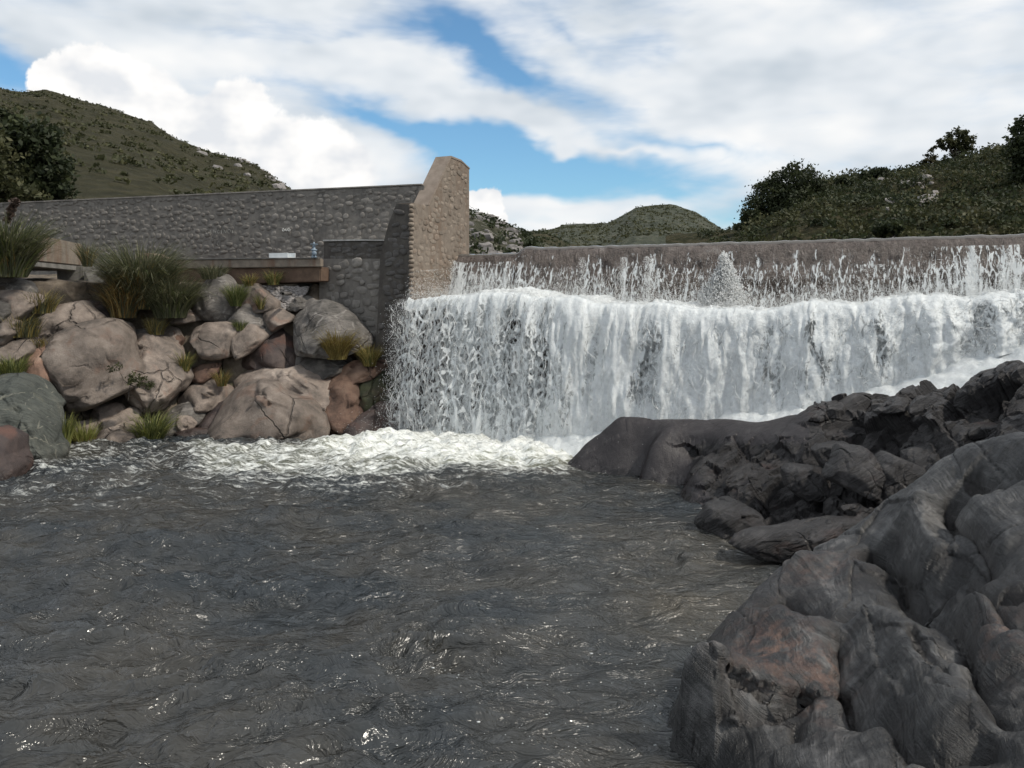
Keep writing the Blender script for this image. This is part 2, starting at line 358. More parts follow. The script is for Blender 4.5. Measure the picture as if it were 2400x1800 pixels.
M['mortar'] = simple_mat('grey_mortar', (.175,.162,.147), (.25,.232,.21), 6, stain=(.06,.058,.056), vertical=True)
M['stone'] = simple_mat('grey_wall_stone', (.155,.144,.132), (.235,.218,.198), 9, stain=(.12,.112,.102), stain_amt=.6)
M['warm_mortar'] = simple_mat('tan_mortar', (.155,.128,.103), (.22,.182,.147), 7, stain=(.14,.09,.06), vertical=True)
M['warm_stone'] = simple_mat('tan_wall_stone', (.165,.138,.112), (.235,.195,.157), 10, stain=(.15,.10,.07))
M['dark_mortar'] = simple_mat('damp_shaded_mortar', (.045,.040,.036), (.085,.077,.068), 5, rough=.65, stain=(.035,.028,.02), vertical=True)  # dark tone holds damp and the painted shade of the buttress face
M['dark_stone'] = simple_mat('damp_shaded_stone', (.06,.056,.053), (.11,.103,.098), 8, rough=.6, stain=(.045,.036,.026), vertical=True)  # damp stone, its colour darkened further for the shaded face
M['plaster'] = simple_mat('plaster_coping', (.20,.165,.135), (.26,.215,.18), 5, bump=.2, stain=(.15,.115,.09))
M['concrete'] = simple_mat('stained_concrete', (.20,.17,.14), (.31,.265,.215), 5, bump=.3, stain=(.19,.105,.065), stain_amt=.7, vertical=True)
M['concrete_grey'] = simple_mat('grey_concrete', (.14,.135,.125), (.22,.21,.195), 5, bump=.3, stain=(.08,.075,.07), vertical=True)
M['brown_concrete'] = simple_mat('rust_brown_concrete', (.085,.058,.042), (.14,.095,.068), 5, bump=.4, stain=(.075,.045,.032))
M['lime'] = simple_mat('lime_deposit', (.40,.39,.37), (.6,.59,.57), 12, bump=.4)
M['white_paint'] = simple_mat('white_paint', (.52,.55,.56), (.66,.68,.68), 6, rough=.5, bump=.15)
M['blue_metal'] = simple_mat('blue_grey_metal', (.14,.19,.25), (.24,.30,.36), 9, rough=.45, bump=.1)
M['graffiti'] = simple_mat('white_spray_paint', (.55,.55,.53), (.75,.75,.72), 20, bump=.1)
M['faint_paint'] = simple_mat('faded_spray_paint', (.19,.19,.18), (.24,.24,.23), 20, bump=.1)
M['earth'] = simple_mat('bank_earth', (.04,.034,.026), (.10,.082,.06), 3, rough=.95, bump=.9, dist=.06, stain=(.07,.075,.035))
M['gravel'] = simple_mat('pale_gravel', (.16,.15,.145), (.27,.25,.24), 14, bump=.4)
M['iron'] = simple_mat('old_iron_pipe', (.10,.09,.085), (.16,.15,.14), 14, rough=.6)
def dam_mat():
    m, n, b = material('wet_dam_masonry'); p = n.pos(); x, y, z = n.sep(p)
    al = x*0.904+y*-0.427; q = n.comb(al, z*0.35, 0.0)
    blot = n.noise(p, 2.4, 6, 0.68, 0.3); st = n.noise(q, 7, 6, 0.68, 0.6); fine = n.noise(p, 40, 4, 0.7)
    col = n.ramp(blot*0.5+st*0.3+fine*0.2, [(0.36,(.030,.023,.019)),(0.47,(.085,.066,.057)),(0.57,(.15,.122,.108)),(0.68,(.27,.25,.235))])
    n.put(b.inputs['Base Color'], col); n.put(b.inputs['Roughness'], fine*0.25+0.22); b.inputs['Specular IOR Level'].default_value = 0.5
    n.put(b.inputs['Normal'], n.bump(n.noise(q, 12, 4, 0.7, 0.5)*0.7+n.noise(p, 14, 5, 0.7)*0.8, 1.0, 0.09)); return m
M['dam'] = dam_mat()
def white_water_mat(name, lacy=False, base=(.86,.895,.90)):
    m, n, b = material(name); p = n.pos(); t = m.node_tree
    b.inputs['Roughness'].default_value = 0.35; b.inputs['Specular IOR Level'].default_value = 0.35
    f = n.noise(p, 14, 5, 0.7); col = n.mix(f.smooth(0.3,0.7), tuple(c*0.82 for c in base), base); n.put(b.inputs['Base Color'], col)
    n.put(b.inputs['Normal'], n.bump(n.noise(p, 30, 4, 0.75), 0.7, 0.03))
    tr = n.new('ShaderNodeBsdfTranslucent'); n.put(tr.inputs[0], tuple(base)); mx = n.new('ShaderNodeMixShader'); mx.inputs[0].default_value = 0.12
    t.links.new(b.outputs[0], mx.inputs[1]); t.links.new(tr.outputs[0], mx.inputs[2]); out = t.nodes['Material Output']; last = mx.outputs[0]
    if lacy:
        uv = n.attr('fallmap', 'Vector'); cov = n.attr('cover')
        w = n.noise(n.mapping(uv, (3,1.2,1)), 1.6, 3, 0.6, out='Color'); q = n.mix(0.22, uv, w.s, 'ADD')
        strand = n.noise(n.mapping(q, (7,0.8,1)), 1.0, 4, 0.62, 0.5).smooth(.30,.70); frag = n.noise(n.mapping(q, (15,6,1)), 1.0, 4, 0.66, 0.9).smooth(.32,.68); wide = n.noise(n.mapping(q, (2.4,0.5,1)), 1.0, 2, 0.6).smooth(.3,.7)
        lace = n.voro(n.mapping(n.mix(0.10, q, n.noise(uv, 9, 3, 0.6, out='Color').s, 'ADD'), (5.6,3.3,1)), 1.0, 'DISTANCE_TO_EDGE')
        a = strand*0.36 + frag*0.36 + wide*0.28 + (cov-0.5)*0.95
        net = (frag*0.15+0.0-lace).smooth(-0.015, 0.02)*(cov+frag*0.5).smooth(0.22, 0.5)
        al = a.smooth(0.30, 0.70)._m('MAXIMUM', net*0.9)
        tp = n.new('ShaderNodeBsdfTransparent'); m2 = n.new('ShaderNodeMixShader'); n.put(m2.inputs[0], al)
        t.links.new(tp.outputs[0], m2.inputs[1]); t.links.new(last, m2.inputs[2]); last = m2.outputs[0]
    t.links.new(last, out.inputs[0]); return m
M['curtain'] = white_water_mat('falling_white_water', True)
M['foam'] = white_water_mat('white_foam'); M['drops'] = white_water_mat('water_drops', base=(.90,.92,.92))
def pool_mat():
    m, n, b = material('murky_pool_water'); p = n.pos(); fo = n.attr('foam'); sh = n.attr('shallow'); t = m.node_tree
    q = n.mapping(p, (1,1.9,1), (0,0,R(-8)))
    wq = n.mix(0.5, q, n.noise(q, 0.9, 3, 0.6, out='Color').s, 'ADD')
    streak = n.noise(n.mapping(wq, (1.0,2.4,1)), 2.2, 7, 0.70, 0.8); frag = n.noise(wq, 9, 6, 0.72, 1.0)
    fm = (streak.smooth(.3,.7)*0.62+frag.smooth(.3,.7)*0.38+(fo-0.5)*1.0).smooth(0.36, 1.02)
    fmz = fm*fo.smooth(0.02, 0.2)
    murk = n.mix(sh, n.mix(n.noise(p, 0.5, 4, 0.6).smooth(0.35,0.65), (.022,.027,.031), (.044,.042,.037)), (.080,.068,.048))
    murk = n.mix(fo.smooth(0.45, 0.9), murk, (.24,.25,.185))
    n.put(b.inputs['Base Color'], n.mix(fmz, murk, (.77,.79,.765))); n.put(b.inputs['Roughness'], fmz*0.35+0.17)
    b.inputs['IOR'].default_value = 1.45; n.put(b.inputs['Specular IOR Level'], fmz*-0.2+0.5)
    r1 = n.noise(n.mapping(p, (1,2.0,1), (0,0,R(-10))), 1.7, 4, 0.60, 1.6); r2 = n.noise(n.mapping(p, (1,1.7,1), (0,0,R(15))), 15, 3, 0.62, 0.6)
    n.put(b.inputs['Normal'], n.bump(r1*0.85+r2*0.04+fmz*0.04, 1.0, 0.20)); return m
M['pool'] = pool_mat()
def terrain_mat(name, cols, rockc, rock_amt, scale, bump=1.0):
    m, n, b = material(name); p = n.pos()
    a = n.noise(p, scale*0.25, 6, 0.65, 0.3); s = n.noise(p, scale*2.2, 6, 0.72); v = n.voro(p, scale*1.6, 'F1')
    f = a*0.4+s*0.4+v*0.22; k = len(cols); col = n.ramp(f, [(0.32+0.34*i/(k-1), c) for i, c in enumerate(cols)])
    rk = (n.noise(n.mapping(p, (1,1,1), (0,0,0), (9,4,2)), scale*1.1, 7, 0.75)).smooth(0.66-0.16*rock_amt, 0.72-0.12*rock_amt); col = n.mix(rk*0.85, col, rockc)
    n.put(b.inputs['Base Color'], col); b.inputs['Roughness'].default_value = 1.0; b.inputs['Specular IOR Level'].default_value = 0.1
    n.put(b.inputs['Normal'], n.bump(s*0.6+v*0.4, bump, 0.8/scale)); return m
M['hill'] = terrain_mat('scrub_hillside', [(.030,.029,.017),(.052,.050,.029),(.080,.072,.043)], (.15,.135,.12), .2, .35)
M['rocky'] = terrain_mat('rocky_hillside', [(.03,.034,.022),(.065,.066,.045),(.10,.095,.07)], (.26,.24,.21), .9, .5)
M['mount'] = terrain_mat('far_mountain', [(.036,.044,.033),(.075,.084,.062),(.12,.122,.09)], (.16,.155,.145), .6, .09)
M['right_hill'] = terrain_mat('dry_grass_slope', [(.014,.017,.008),(.036,.037,.018),(.085,.072,.042)], (.16,.145,.125), .3, 1.1)
def leaf_mat(name, c1, c2, c3):
    m, n, b = material(name); p = n.pos(); v = n.attr('shade'); t = m.node_tree
    col = n.ramp(v, [(0.0, c1), (0.55, c2), (1.0, c3)]); n.put(b.inputs['Base Color'], col); b.inputs['Roughness'].default_value = 0.6; b.inputs['Specular IOR Level'].default_value = 0.25
    tr = n.new('ShaderNodeBsdfTranslucent'); n.put(tr.inputs[0], col); mx = n.new('ShaderNodeMixShader'); mx.inputs[0].default_value = 0.3
    t.links.new(b.outputs[0], mx.inputs[1]); t.links.new(tr.outputs[0], mx.inputs[2]); t.links.new(mx.outputs[0], t.nodes['Material Output'].inputs[0]); return m
M['leaf_dark'] = leaf_mat('dark_tree_leaf', (.018,.025,.012), (.035,.045,.02), (.065,.075,.03))
M['leaf_green'] = leaf_mat('olive_leaf', (.028,.032,.014), (.060,.064,.028), (.115,.110,.052))
M['leaf_dry'] = leaf_mat('dry_scrub_leaf', (.022,.024,.011), (.046,.046,.022), (.095,.083,.044))
M['grass_green'] = leaf_mat('green_grass_blade', (.06,.08,.025), (.12,.145,.05), (.23,.23,.09))
M['grass_dull'] = leaf_mat('dull_pampas_blade', (.055,.062,.035), (.115,.122,.068), (.21,.20,.12))
M['grass_dry'] = leaf_mat('dry_grass_blade', (.14,.08,.03), (.30,.20,.07), (.46,.36,.15))
M['grass_gold'] = leaf_mat('golden_grass_blade', (.12,.09,.03), (.27,.21,.065), (.40,.34,.13))
M['grass_lime'] = leaf_mat('lime_grass_blade', (.10,.10,.02), (.22,.24,.06), (.40,.38,.14))
M['plume'] = leaf_mat('faded_plume', (.07,.05,.04), (.14,.105,.085), (.22,.175,.145))
M['bark'] = simple_mat('grey_bark', (.05,.042,.035), (.10,.085,.07), 20, bump=.7)
# ------------------------------------------------------------------ dam frame
C0 = np.array([-1.21, 22.0]); DE = np.array([0.904, -0.427]); DN = np.array([-0.427, -0.904])   # along the dam to the right, and downstream
def D(a, b, z):
    a, b, z = np.broadcast_arrays(np.asarray(a, float), np.asarray(b, float), np.asarray(z, float))
    return np.stack([C0[0]+DE[0]*a+DN[0]*b, C0[1]+DE[1]*a+DN[1]*b, z], -1)
def Dp(a, b, z): return tuple(float(v) for v in D(a, b, z))
rng = np.random.default_rng(7); random.seed(7)
# ================================================================== the setting
g = 4000.0
gx = np.array([-g, -400, -60, -20, 20, 60, 400, g]); gy = np.array([-200, -30, 0, 30, 60, 200, 900, g]); GX, GY = np.meshgrid(gx, gy, indexing='ij')
tag(mesh('ground', np.stack([GX.ravel(), GY.ravel(), np.full(GX.size, -1.5)], 1), gfaces(8, 8), M['earth']), kind='structure')
# ---- the pool
def foam_field(x, y):
    px = 1200+x/y*FOC; py = HZ+EYE*FOC/y
    wob = fbm(p3(x*0.5, y*0.5), 3, 5)*1.0
    pyw = py + wob*26; pxw = px+wob*90
    core = sstep(520, 820, pxw)*sstep(1420, 1300, px)*sstep(1190, 1065, pyw + (pxw-900)*0.012)
    core = core*(.75+.25*sstep(600, 1100, pxw))*sstep(1016, 1034, pyw + sstep(1000, 800, pxw)*-8)
    tail = sstep(330, 520, pxw)*sstep(1350, 900, pxw)*sstep(1225, 1110, pyw)*sstep(1045, 1075, pyw)*0.64
    left = sstep(1190, 1110, pyw)*sstep(1030, 1050, pyw)*sstep(760, 300, pxw)*0.42
    froth = np.exp(-(((px-130)/90)**2+((py-1128)/16)**2))*0.6 + np.exp(-(((px-300)/60)**2+((py-1100)/10)**2))*0.45
    run = sstep(1300, 1160, pyw)*sstep(1100, 1150, pyw)*(0.12+0.20*sstep(1000, 200, pxw))
    return np.clip(np.maximum.reduce([core, tail, left, froth, run]), 0, 1)
def build_pool():
    xs = np.linspace(-17, 12, 520); ys = 3.0+(np.linspace(0, 1, 470)**1.25)*18.5
    X, Y = np.meshgrid(xs, ys, indexing='ij'); x, y = X.ravel(), Y.ravel()
    fo = foam_field(x, np.maximum(y, 3.5)); px = 1200+x/y*FOC; py = HZ+EYE*FOC/y
    c, s = math.cos(R(10)), math.sin(R(10)); u = x*c+y*s; v = y*c-x*s
    wx = fbm(p3(u*0.7, v*0.7, 3.0), 3, 40)*0.9
    big = fbm(p3(u*0.55+wx, v*1.0+wx, 0.0), 3, 11)*0.10
    mid = fbm(p3(u*1.3+wx*1.5, v*2.6+wx*1.2, 1.0), 3, 21, ridged=True)*0.11
    sm = fbm(p3(u*3.6+wx*2, v*7.0+wx, 2.0), 3, 31, ridged=True)*0.036
    lng = fbm(p3(u*0.42+wx*.8, v*1.05+wx*1.3, 8.0), 2, 45, ridged=True); patch = sstep(-.25, .35, fbm(p3(x*.35, y*.6, 3), 2, 47))
    big = big+np.sign(lng)*np.abs(lng)**1.5*.12; mid = mid*(.45+.75*patch); sm = sm*(.35+1.0*patch)
    calm = 0.55+0.45*sstep(1500, 900, px)
    turb = fbm(p3(x*1.3, y*1.3, 6.0), 4, 51)*0.30 + fbm(p3(x*2.6, y*3.2, 6.0), 3, 61, ridged=True)*0.12
    z = (big+mid+sm)*calm + turb*fo + 0.07*fo
    sh = np.exp(-(((px-1580)/190)**2+((py-1430)/110)**2))*0.75 + np.exp(-(((px-1780)/130)**2+((py-1310)/40)**2))*0.6
    sh = sh*(0.6+0.6*fbm(p3(x*0.8, y*1.6), 3, 71))
    tag(mesh('pool_water', np.stack([x, y, z], 1), gfaces(520, 470), M['pool'], attrs={'foam': fo, 'shallow': np.clip(sh, 0, 1)}), kind='structure')
build_pool()
xs = np.linspace(-19, 12, 60); ys = np.linspace(-14, 3.05, 40); X, Y = np.meshgrid(xs, ys, indexing='ij')
tag(mesh('river_water', np.stack([X.ravel(), Y.ravel(), fbm(p3(X.ravel(), Y.ravel()), 3, 9)*0.05-0.03], 1), gfaces(60, 40), M['pool'], attrs={'foam': np.zeros(2400), 'shallow': np.zeros(2400)}), kind='structure')
tag(poly('reservoir_water', [Dp(-30, -0.6, 4.30), Dp(40, -0.6, 4.30), Dp(60, -120, 4.30), Dp(-40, -120, 4.30)], [(0,1,2,3)], M['pool']), kind='structure')
# ---- the stone weir
def crest(a):
    a = np.asarray(a, float)
    notch = sstep(1.75, 1.45, a)*0.12
    return 4.46 - notch + fbm(p3(a*1.3, a*0, 4), 3, 3)*0.035 + np.exp(-((a-1.75)/0.18)**2)*0.03
weir = empty('stone_weir', Dp(5, 0.5, 0)); tag(weir, 'brown wet stone weir with river water spilling over its long crest', 'weir')
def build_weir():
    a = np.linspace(-0.17, 16, 560)
    prof = [(-2.2, -2.5), (-2.2, -0.25), (-1.2, -0.08), (-0.6, -0.02), (-0.28, 0.0), (-0.1, 0.0), (0.02, -0.03), (0.11, -0.10), (0.18, -0.2)]
    prof += [(0.2+0.42*t, -0.24-1.35*t) for t in np.linspace(0, 1, 26)[1:]] + [(0.64, -1.9), (0.64, -4.6)]
    b = np.array([p[0] for p in prof]); dz = np.array([p[1] for p in prof])
    A, Bb = np.meshgrid(a, b, indexing='ij'); Zd = np.broadcast_to(dz, A.shape); z = crest(a)[:,None]+Zd
    rel = fbm(p3(A.ravel()*2.2, z.ravel()*2.6, Bb.ravel()), 5, 77)*0.07*sstep(0.0, 0.3, Bb.ravel()) + fbm(p3(A.ravel()*7, z.ravel()*5), 3, 78)*0.03*sstep(0.0, 0.2, Bb.ravel())
    o = mesh('weir_wall', D(A.ravel(), Bb.ravel()+rel, z.ravel()), gfaces(560, len(prof)), M['dam']); under(o, weir)
    # glassy lip of water along the crest
    lb = np.array([-0.9, -0.5, -0.2, -0.06, 0.0, 0.035, 0.06]); ld = np.array([0.020, 0.020, 0.016, 0.010, 0.0, -0.02, -0.06])
    A, Bb = np.meshgrid(a, lb, indexing='ij'); z = crest(a)[:,None]+ld[None]+0.018*perlin(p3(A.ravel()*5, Bb.ravel()*2), 5).reshape(A.shape)
    o = mesh('crest_water', D(A.ravel(), Bb.ravel(), z.ravel()), gfaces(560, 7), M['lip']); under(o, weir)
m, n, b = material('thin_crest_water'); b.inputs['Base Color'].default_value = (.12,.11,.10,1); b.inputs['Roughness'].default_value = .2; n.put(b.inputs['Normal'], n.bump(n.noise(n.pos(), 12, 4, .6), .6, .03)); M['lip'] = m
build_weir()
# ---- rock step below the weir, behind the lower fall
zt_a = [-0.4, 0, 0.6, 1.6, 2.4, 3.0, 3.5, 4.5, 5.6, 6.6, 7.5, 8.6, 9.4, 10.2, 13]
zt_z = [3.14, 3.18, 3.24, 3.30, 3.34, 3.26, 3.16, 3.10, 3.04, 3.00, 3.10, 3.20, 3.26, 3.30, 3.3]
zf_a = [-0.5, 0, 1.5, 3, 4.5, 6, 7, 8, 9, 10, 10.6, 13]; zf_z = [0.05, 0.08, 0.15, 0.32, 0.62, 0.95, 1.2, 1.55, 2.0, 2.5, 2.75, 2.8]
zf_z[-2:] = [2.75, 2.8]; warp = lambda v: np.interp(v, [-1, 0, 3, 4, 5, 6, 7, 8, 9, 10, 13], [-1, 0, 3.4, 4.6, 5.77, 6.98, 8.22, 9.47, 10.75, 12.07, 15.6])
lipn = np.interp(np.linspace(-2, 18, 900), np.linspace(-2, 18, 900), fbm(p3(np.linspace(-2, 18, 900)*1.1, np.zeros(900), 5), 3, 33))
ztop = lambda a: np.interp(a, warp(zt_a), zt_z)+.20*np.interp(a, np.linspace(-2, 18, 900), lipn)*sstep(.6, 2.5, a); zfoot = lambda a: np.interp(a, warp(zf_a), zf_z)
B0 = 2.6
def build_step():
    a = np.linspace(-0.15, 16, 420); t = np.concatenate([[-0.4, -0.2, -0.05], np.linspace(0, 1, 60)]); A, T = np.meshgrid(a, t, indexing='ij')
    bb = np.where(T < 0, B0-0.35+T*4.5, B0-0.35+0.45*np.maximum(T, 0)**0.7); zz = np.where(T < 0, ztop(A)-0.28, ztop(A)-0.28-(ztop(A)-0.28+0.6)*np.maximum(T, 0))
    f, e = facets(A.ravel(), zz.ravel(), 0.7, 5, 0.35, 0.4); r = f*0.6+fbm(p3(A.ravel()*2, zz.ravel()*2), 4, 8)*0.15
    tag(mesh('rock_step', D(A.ravel(), bb.ravel()+r*(T.ravel() > 0), zz.ravel()), gfaces(420, len(t)), M['dark']), 'dark bedrock step glimpsed behind the lower white curtain of water', 'rock')
build_step()
def cover(a):
    """how closed the falling sheet is along the weir"""
    c = np.interp(a, warp([-0.3, 0.15, 0.9, 1.3, 2.2, 3.0, 3.3, 3.7, 4.1, 4.7, 5.2, 5.6, 6.3, 6.9, 7.4, 8, 9, 10, 12]), [0.10, 0.16, 0.24, 0.48, 0.55, 0.52, 0.64, 0.84, 0.92, 0.92, 0.76, 0.92, 0.94, 0.76, 0.82, 0.78, 0.86, 0.70, 0.7])
    return c
def fall(a, t, off=0.0):
    zt, zf = ztop(a), zfoot(a)
    return B0+0.62*np.sqrt(np.maximum(t, 0))+off, zt-(zt-zf)*t
fallw = empty('lower_waterfall', Dp(5, B0+0.6, 0)); tag(fallw, kind='structure')
def build_sheet(k, off, cadd):
    a = np.linspace(-0.12, 14.5, 520); t = np.linspace(0, 1.12, 86); A, T = np.meshgrid(a, t, indexing='ij'); Af, Tf = A.ravel(), T.ravel()
    bb, zz = fall(Af, Tf, off)
    nb = fbm(p3(Af*2.0, Tf*0.9, k*5.0), 4, 90+k)*0.30*sstep(0, .25, Tf) + fbm(p3(Af*6, Tf*3.5, k*3.0), 4, 95+k)*0.10
    aj = fbm(p3(Af*3, Tf*2, 9+k), 3, 97)*0.10
    gap = np.zeros_like(Af)
    for g0, w, lo, hi, d in ((2.45,.18,.2,.7,.22),(3.05,.22,.25,.75,.26),(4.95,.2,.25,.8,.26),(6.85,.14,.2,.75,.3),(7.55,.09,.2,.85,.38),(8.35,.14,.25,.8,.3),(1.75,.15,.3,.7,.12),(9.55,.18,.2,.9,.22)):
        g0 = float(warp(g0)); gap += 1.3*d*np.exp(-((Af-g0-0.1*np.sin(Tf*7+g0))/w)**2)*sstep(lo-.12, lo+.1, Tf)*sstep(hi+.15, hi-.1, Tf)
    cv = cover(Af)+cadd-gap+0.28*sstep(0.22, 0.0, Tf)*sstep(0.2, .8, Af)+0.12*sstep(.75, 1.0, Tf)-0.10*sstep(.3,-.1,Af)
    L = (ztop(Af)-zfoot(Af))
    o = mesh('water_sheet', D(Af+aj, bb+nb, zz), gfaces(520, 86), M['curtain'], attrs={'fallmap': np.stack([Af+k*13.7, Tf*L, np.full_like(Af, k*4.1)], 1), 'cover': cv}); under(o, fallw)
for k, (off, ca) in enumerate(((-0.16, 0.04), (0.0, -0.02), (0.14, -0.07))): build_sheet(k, off, ca)
def strands():
    n = 2000; m = 9
    a0 = np.concatenate([rng.uniform(-0.12, 1.3, 500), rng.uniform(1.0, 13.5, n-500)]); t0 = rng.uniform(-0.02, 0.9, n)**1.0; ln = rng.uniform(0.06, 0.22, n)
    T = t0[:,None]+ln[:,None]*np.linspace(0, 1, m)[None]; T = np.clip(T, 0, 1.0)
    ph = rng.uniform(0, 100, n)
    A = a0[:,None]+0.22*perlin(np.stack([np.repeat(ph, m), (T*9).ravel(), np.repeat(ph*0.37, m)], 1), 5).reshape(n, m)+0.07*np.sin(T*34+ph[:,None])*rng.uniform(0, 1, n)[:,None]
    off = rng.normal(0.10, 0.13, n)[:,None]+0.05*np.sin(T*25+ph[:,None]*2)
    bb, zz = fall(A, T, off)
    zz = zz+0.02*np.sin(ph[:,None]*3+T*40)
    rad = rng.uniform(0.002, 0.0065, n)[:,None]*(0.35+0.65*np.sin(np.linspace(0.1, np.pi-0.1, m))[None])*(1+0.5*np.sin(T*60+ph[:,None]))
    V, F = tubes(D(A, bb, zz), rad, 3); o = mesh('water_strands', V, F, M['drops']); o['kind'] = 'stuff'; under(o, fallw)
    nd = 24000
    a = np.concatenate([rng.uniform(-0.2, 13.5, nd-2600), rng.normal(-0.12, 0.10, 2600)]); t = rng.uniform(0, 1.02, nd); off = np.abs(rng.normal(0.05, 0.22, nd))
    bb, zz = fall(a, t, off); r = rng.uniform(0.003, 0.008, nd)*(1+(rng.random(nd) < 0.05))
    V, F = blobs(D(a, bb, zz+rng.normal(0, .04, nd)), r, squash=(1,1,1.7)); o = mesh('water_droplets', V, F, M['drops']); o['kind'] = 'stuff'; under(o, fallw)
strands()
# ---- tumbling foam on the ledge and the spout
upper = empty('upper_cascade', Dp(5, 1.2, 3)); tag(upper, kind='structure')
def build_ledge():
    a = np.linspace(-0.14, 15.5, 700); b = np.linspace(0.5, B0+0.08, 60); A, Bb = np.meshgrid(a, b, indexing='ij'); Af, Bf = A.ravel(), Bb.ravel()
    w = sstep(0.5, 0.9, Bf)
    z = ztop(Af)-0.05+0.13*fbm(p3(Af*1.5, Bf*1.5, 2), 4, 101)+0.13*fbm(p3(Af*4.5, Bf*4.5, 2), 5, 105, gain=.6)+0.05*w
    z += 0.10*np.exp(-((Af-2.4)/0.8)**2)*np.exp(-((Bf-2.0)/0.6)**2) - 0.25*sstep(B0-0.12, B0+0.08, Bf)
    o = mesh('ledge_foam', D(Af, Bf, z), gfaces(700, 60), M['foam']); under(o, upper)
    # thin runs of white water down the weir face
    n = 900; m = 8
    pk = np.array([0.05, 0.15, 0.3, 0.5, 0.75, 1.0, 1.25, 1.45, 1.75, 2.9, 3.0, 3.25, 3.75, 3.85, 4.2, 4.35, 4.7, 5.2, 5.9, 6.9, 7.2, 8.2, 8.6, 9.1, 9.6, 10.4, 10.9, 11.3, 11.6, 12, 12.3])
    wgt = np.array([5, 4, 5, 5, 5, 5, 5, 4, 3, 4, 3, 2, 4, 5, 5, 4, 2, 1, 1, 6, 2, 2, 2, 3, 2, 2, 3, 5, 6, 6, 6.]); i = rng.choice(len(pk), n, p=wgt/wgt.sum())
    a0 = pk[i]+rng.normal(0, 0.07, n); bg = rng.random(n) < 0.3; a0[bg] = rng.uniform(0, 13, bg.sum())
    t0 = rng.uniform(0.12, 1, n)**0.6*0.85; t0[a0 < 1.5] *= rng.uniform(0.3, 1, (a0 < 1.5).sum()); T = np.clip(t0[:,None]+rng.uniform(.05, .2, n)[:,None]*np.linspace(0, 1, m)[None], 0, 1.0)
    ph = rng.uniform(0, 60, n); A = a0[:,None]+0.035*np.sin(T*22+ph[:,None]); bb = 0.25+0.42*T+0.04+np.abs(rng.normal(0, .03, n))[:,None]; zz = crest(a0)[:,None]-0.24-1.3*T
    rad = rng.uniform(0.002, 0.006, n)[:,None]*np.sin(np.linspace(0.15, np.pi-0.15, m))[None]
    V, F = tubes(D(A, bb, zz), rad, 3); o = mesh('water_strands', V, F, M['drops']); o['kind'] = 'stuff'; under(o, upper)
    # spray thrown up from the ledge, most of it at the spout
    nd = 42000
    a = rng.uniform(-0.1, 14, nd); b = np.where(rng.random(nd) < .55, rng.normal(B0+.02, .10, nd), rng.uniform(0.6, B0+0.15, nd)); hz = rng.exponential(0.13, nd)*(0.6+1.1*(perlin(p3(a*1.3, a*0, 3), 7)+0.5))
    z = ztop(a)+0.02+np.clip(hz, 0, 0.6); V1 = D(a, b, z); r1 = rng.uniform(0.002, 0.009, nd)
    ns = 16000; q = rng.random(ns)**0.75; a = 6.83+rng.normal(0, 1, ns)*(0.025+0.24*q**1.3)+0.05*np.sin(q*5); b = 1.2+rng.normal(0, .18, ns)*(0.3+q); z = 4.12-1.05*q+rng.normal(0, .04, ns); V2 = D(a, b, z); r2 = rng.uniform(0.005, 0.022, ns)
    nb = 5000; g = rng.choice([3.5, 4.5, 5.05, 5.15, 0.1, 11.5, 12.1], nb); q = rng.random(nb); a = g+rng.normal(0, .05, nb)*(0.5+1.6*q); b = 0.75+rng.normal(0, .08, nb)+.15*q; z = 4.15-1.0*q; V3 = D(a, b, z); r3 = rng.uniform(0.003, 0.011, nb)
    V, F = blobs(np.concatenate([V1, V2, V3]), np.concatenate([r1, r2, r3]), squash=(1,1,1.3)); o = mesh('spray_drops', V, F, M['drops']); o['kind'] = 'stuff'; under(o, upper)
build_ledge()
def build_veil():
    a = np.linspace(-0.15, 13, 640); t = np.linspace(0, 1, 50); A, T = np.meshgrid(a, t, indexing='ij'); Af, Tf = A.ravel(), T.ravel()
    cv = np.interp(a, [-.2, 0, .3, 1.4, 1.6, 2.6, 10.6, 11.2, 13], [.55, .62, .42, .44, .20, .02, .04, .38, .48])
    for p_, w_, h_ in ((.05,.08,.3),(1.75,.08,.3),(3.5,.05,.5),(3.75,.10,.25),(4.45,.07,.45),(4.65,.08,.25),(5.05,.10,.5),(5.3,.05,.3),(2.6,.04,.2),(5.9,.04,.25),(6.75,.14,.5),(7.4,.05,.28),(8.2,.06,.3),(8.6,.05,.28),(9.1,.09,.28),(9.7,.05,.25),(10.3,.06,.25),(11.5,.2,.2)): cv = cv+h_*np.exp(-((a-p_)/w_)**2)
    CV = cv[:,None]*np.ones_like(T)+.12*sstep(.55, 1.0, T)-.25*sstep(.35, .05, T)
    o = mesh('water_veil', D(Af, .27+.42*Tf+.05+.03*fbm(p3(Af*5, Tf*2), 3, 191), crest(Af)-.22-1.3*Tf), gfaces(640, 50), M['curtain'], attrs={'fallmap': np.stack([Af*1.6+50, Tf*1.1, Af*0+7], 1), 'cover': CV.ravel()}); under(o, upper)
build_veil()
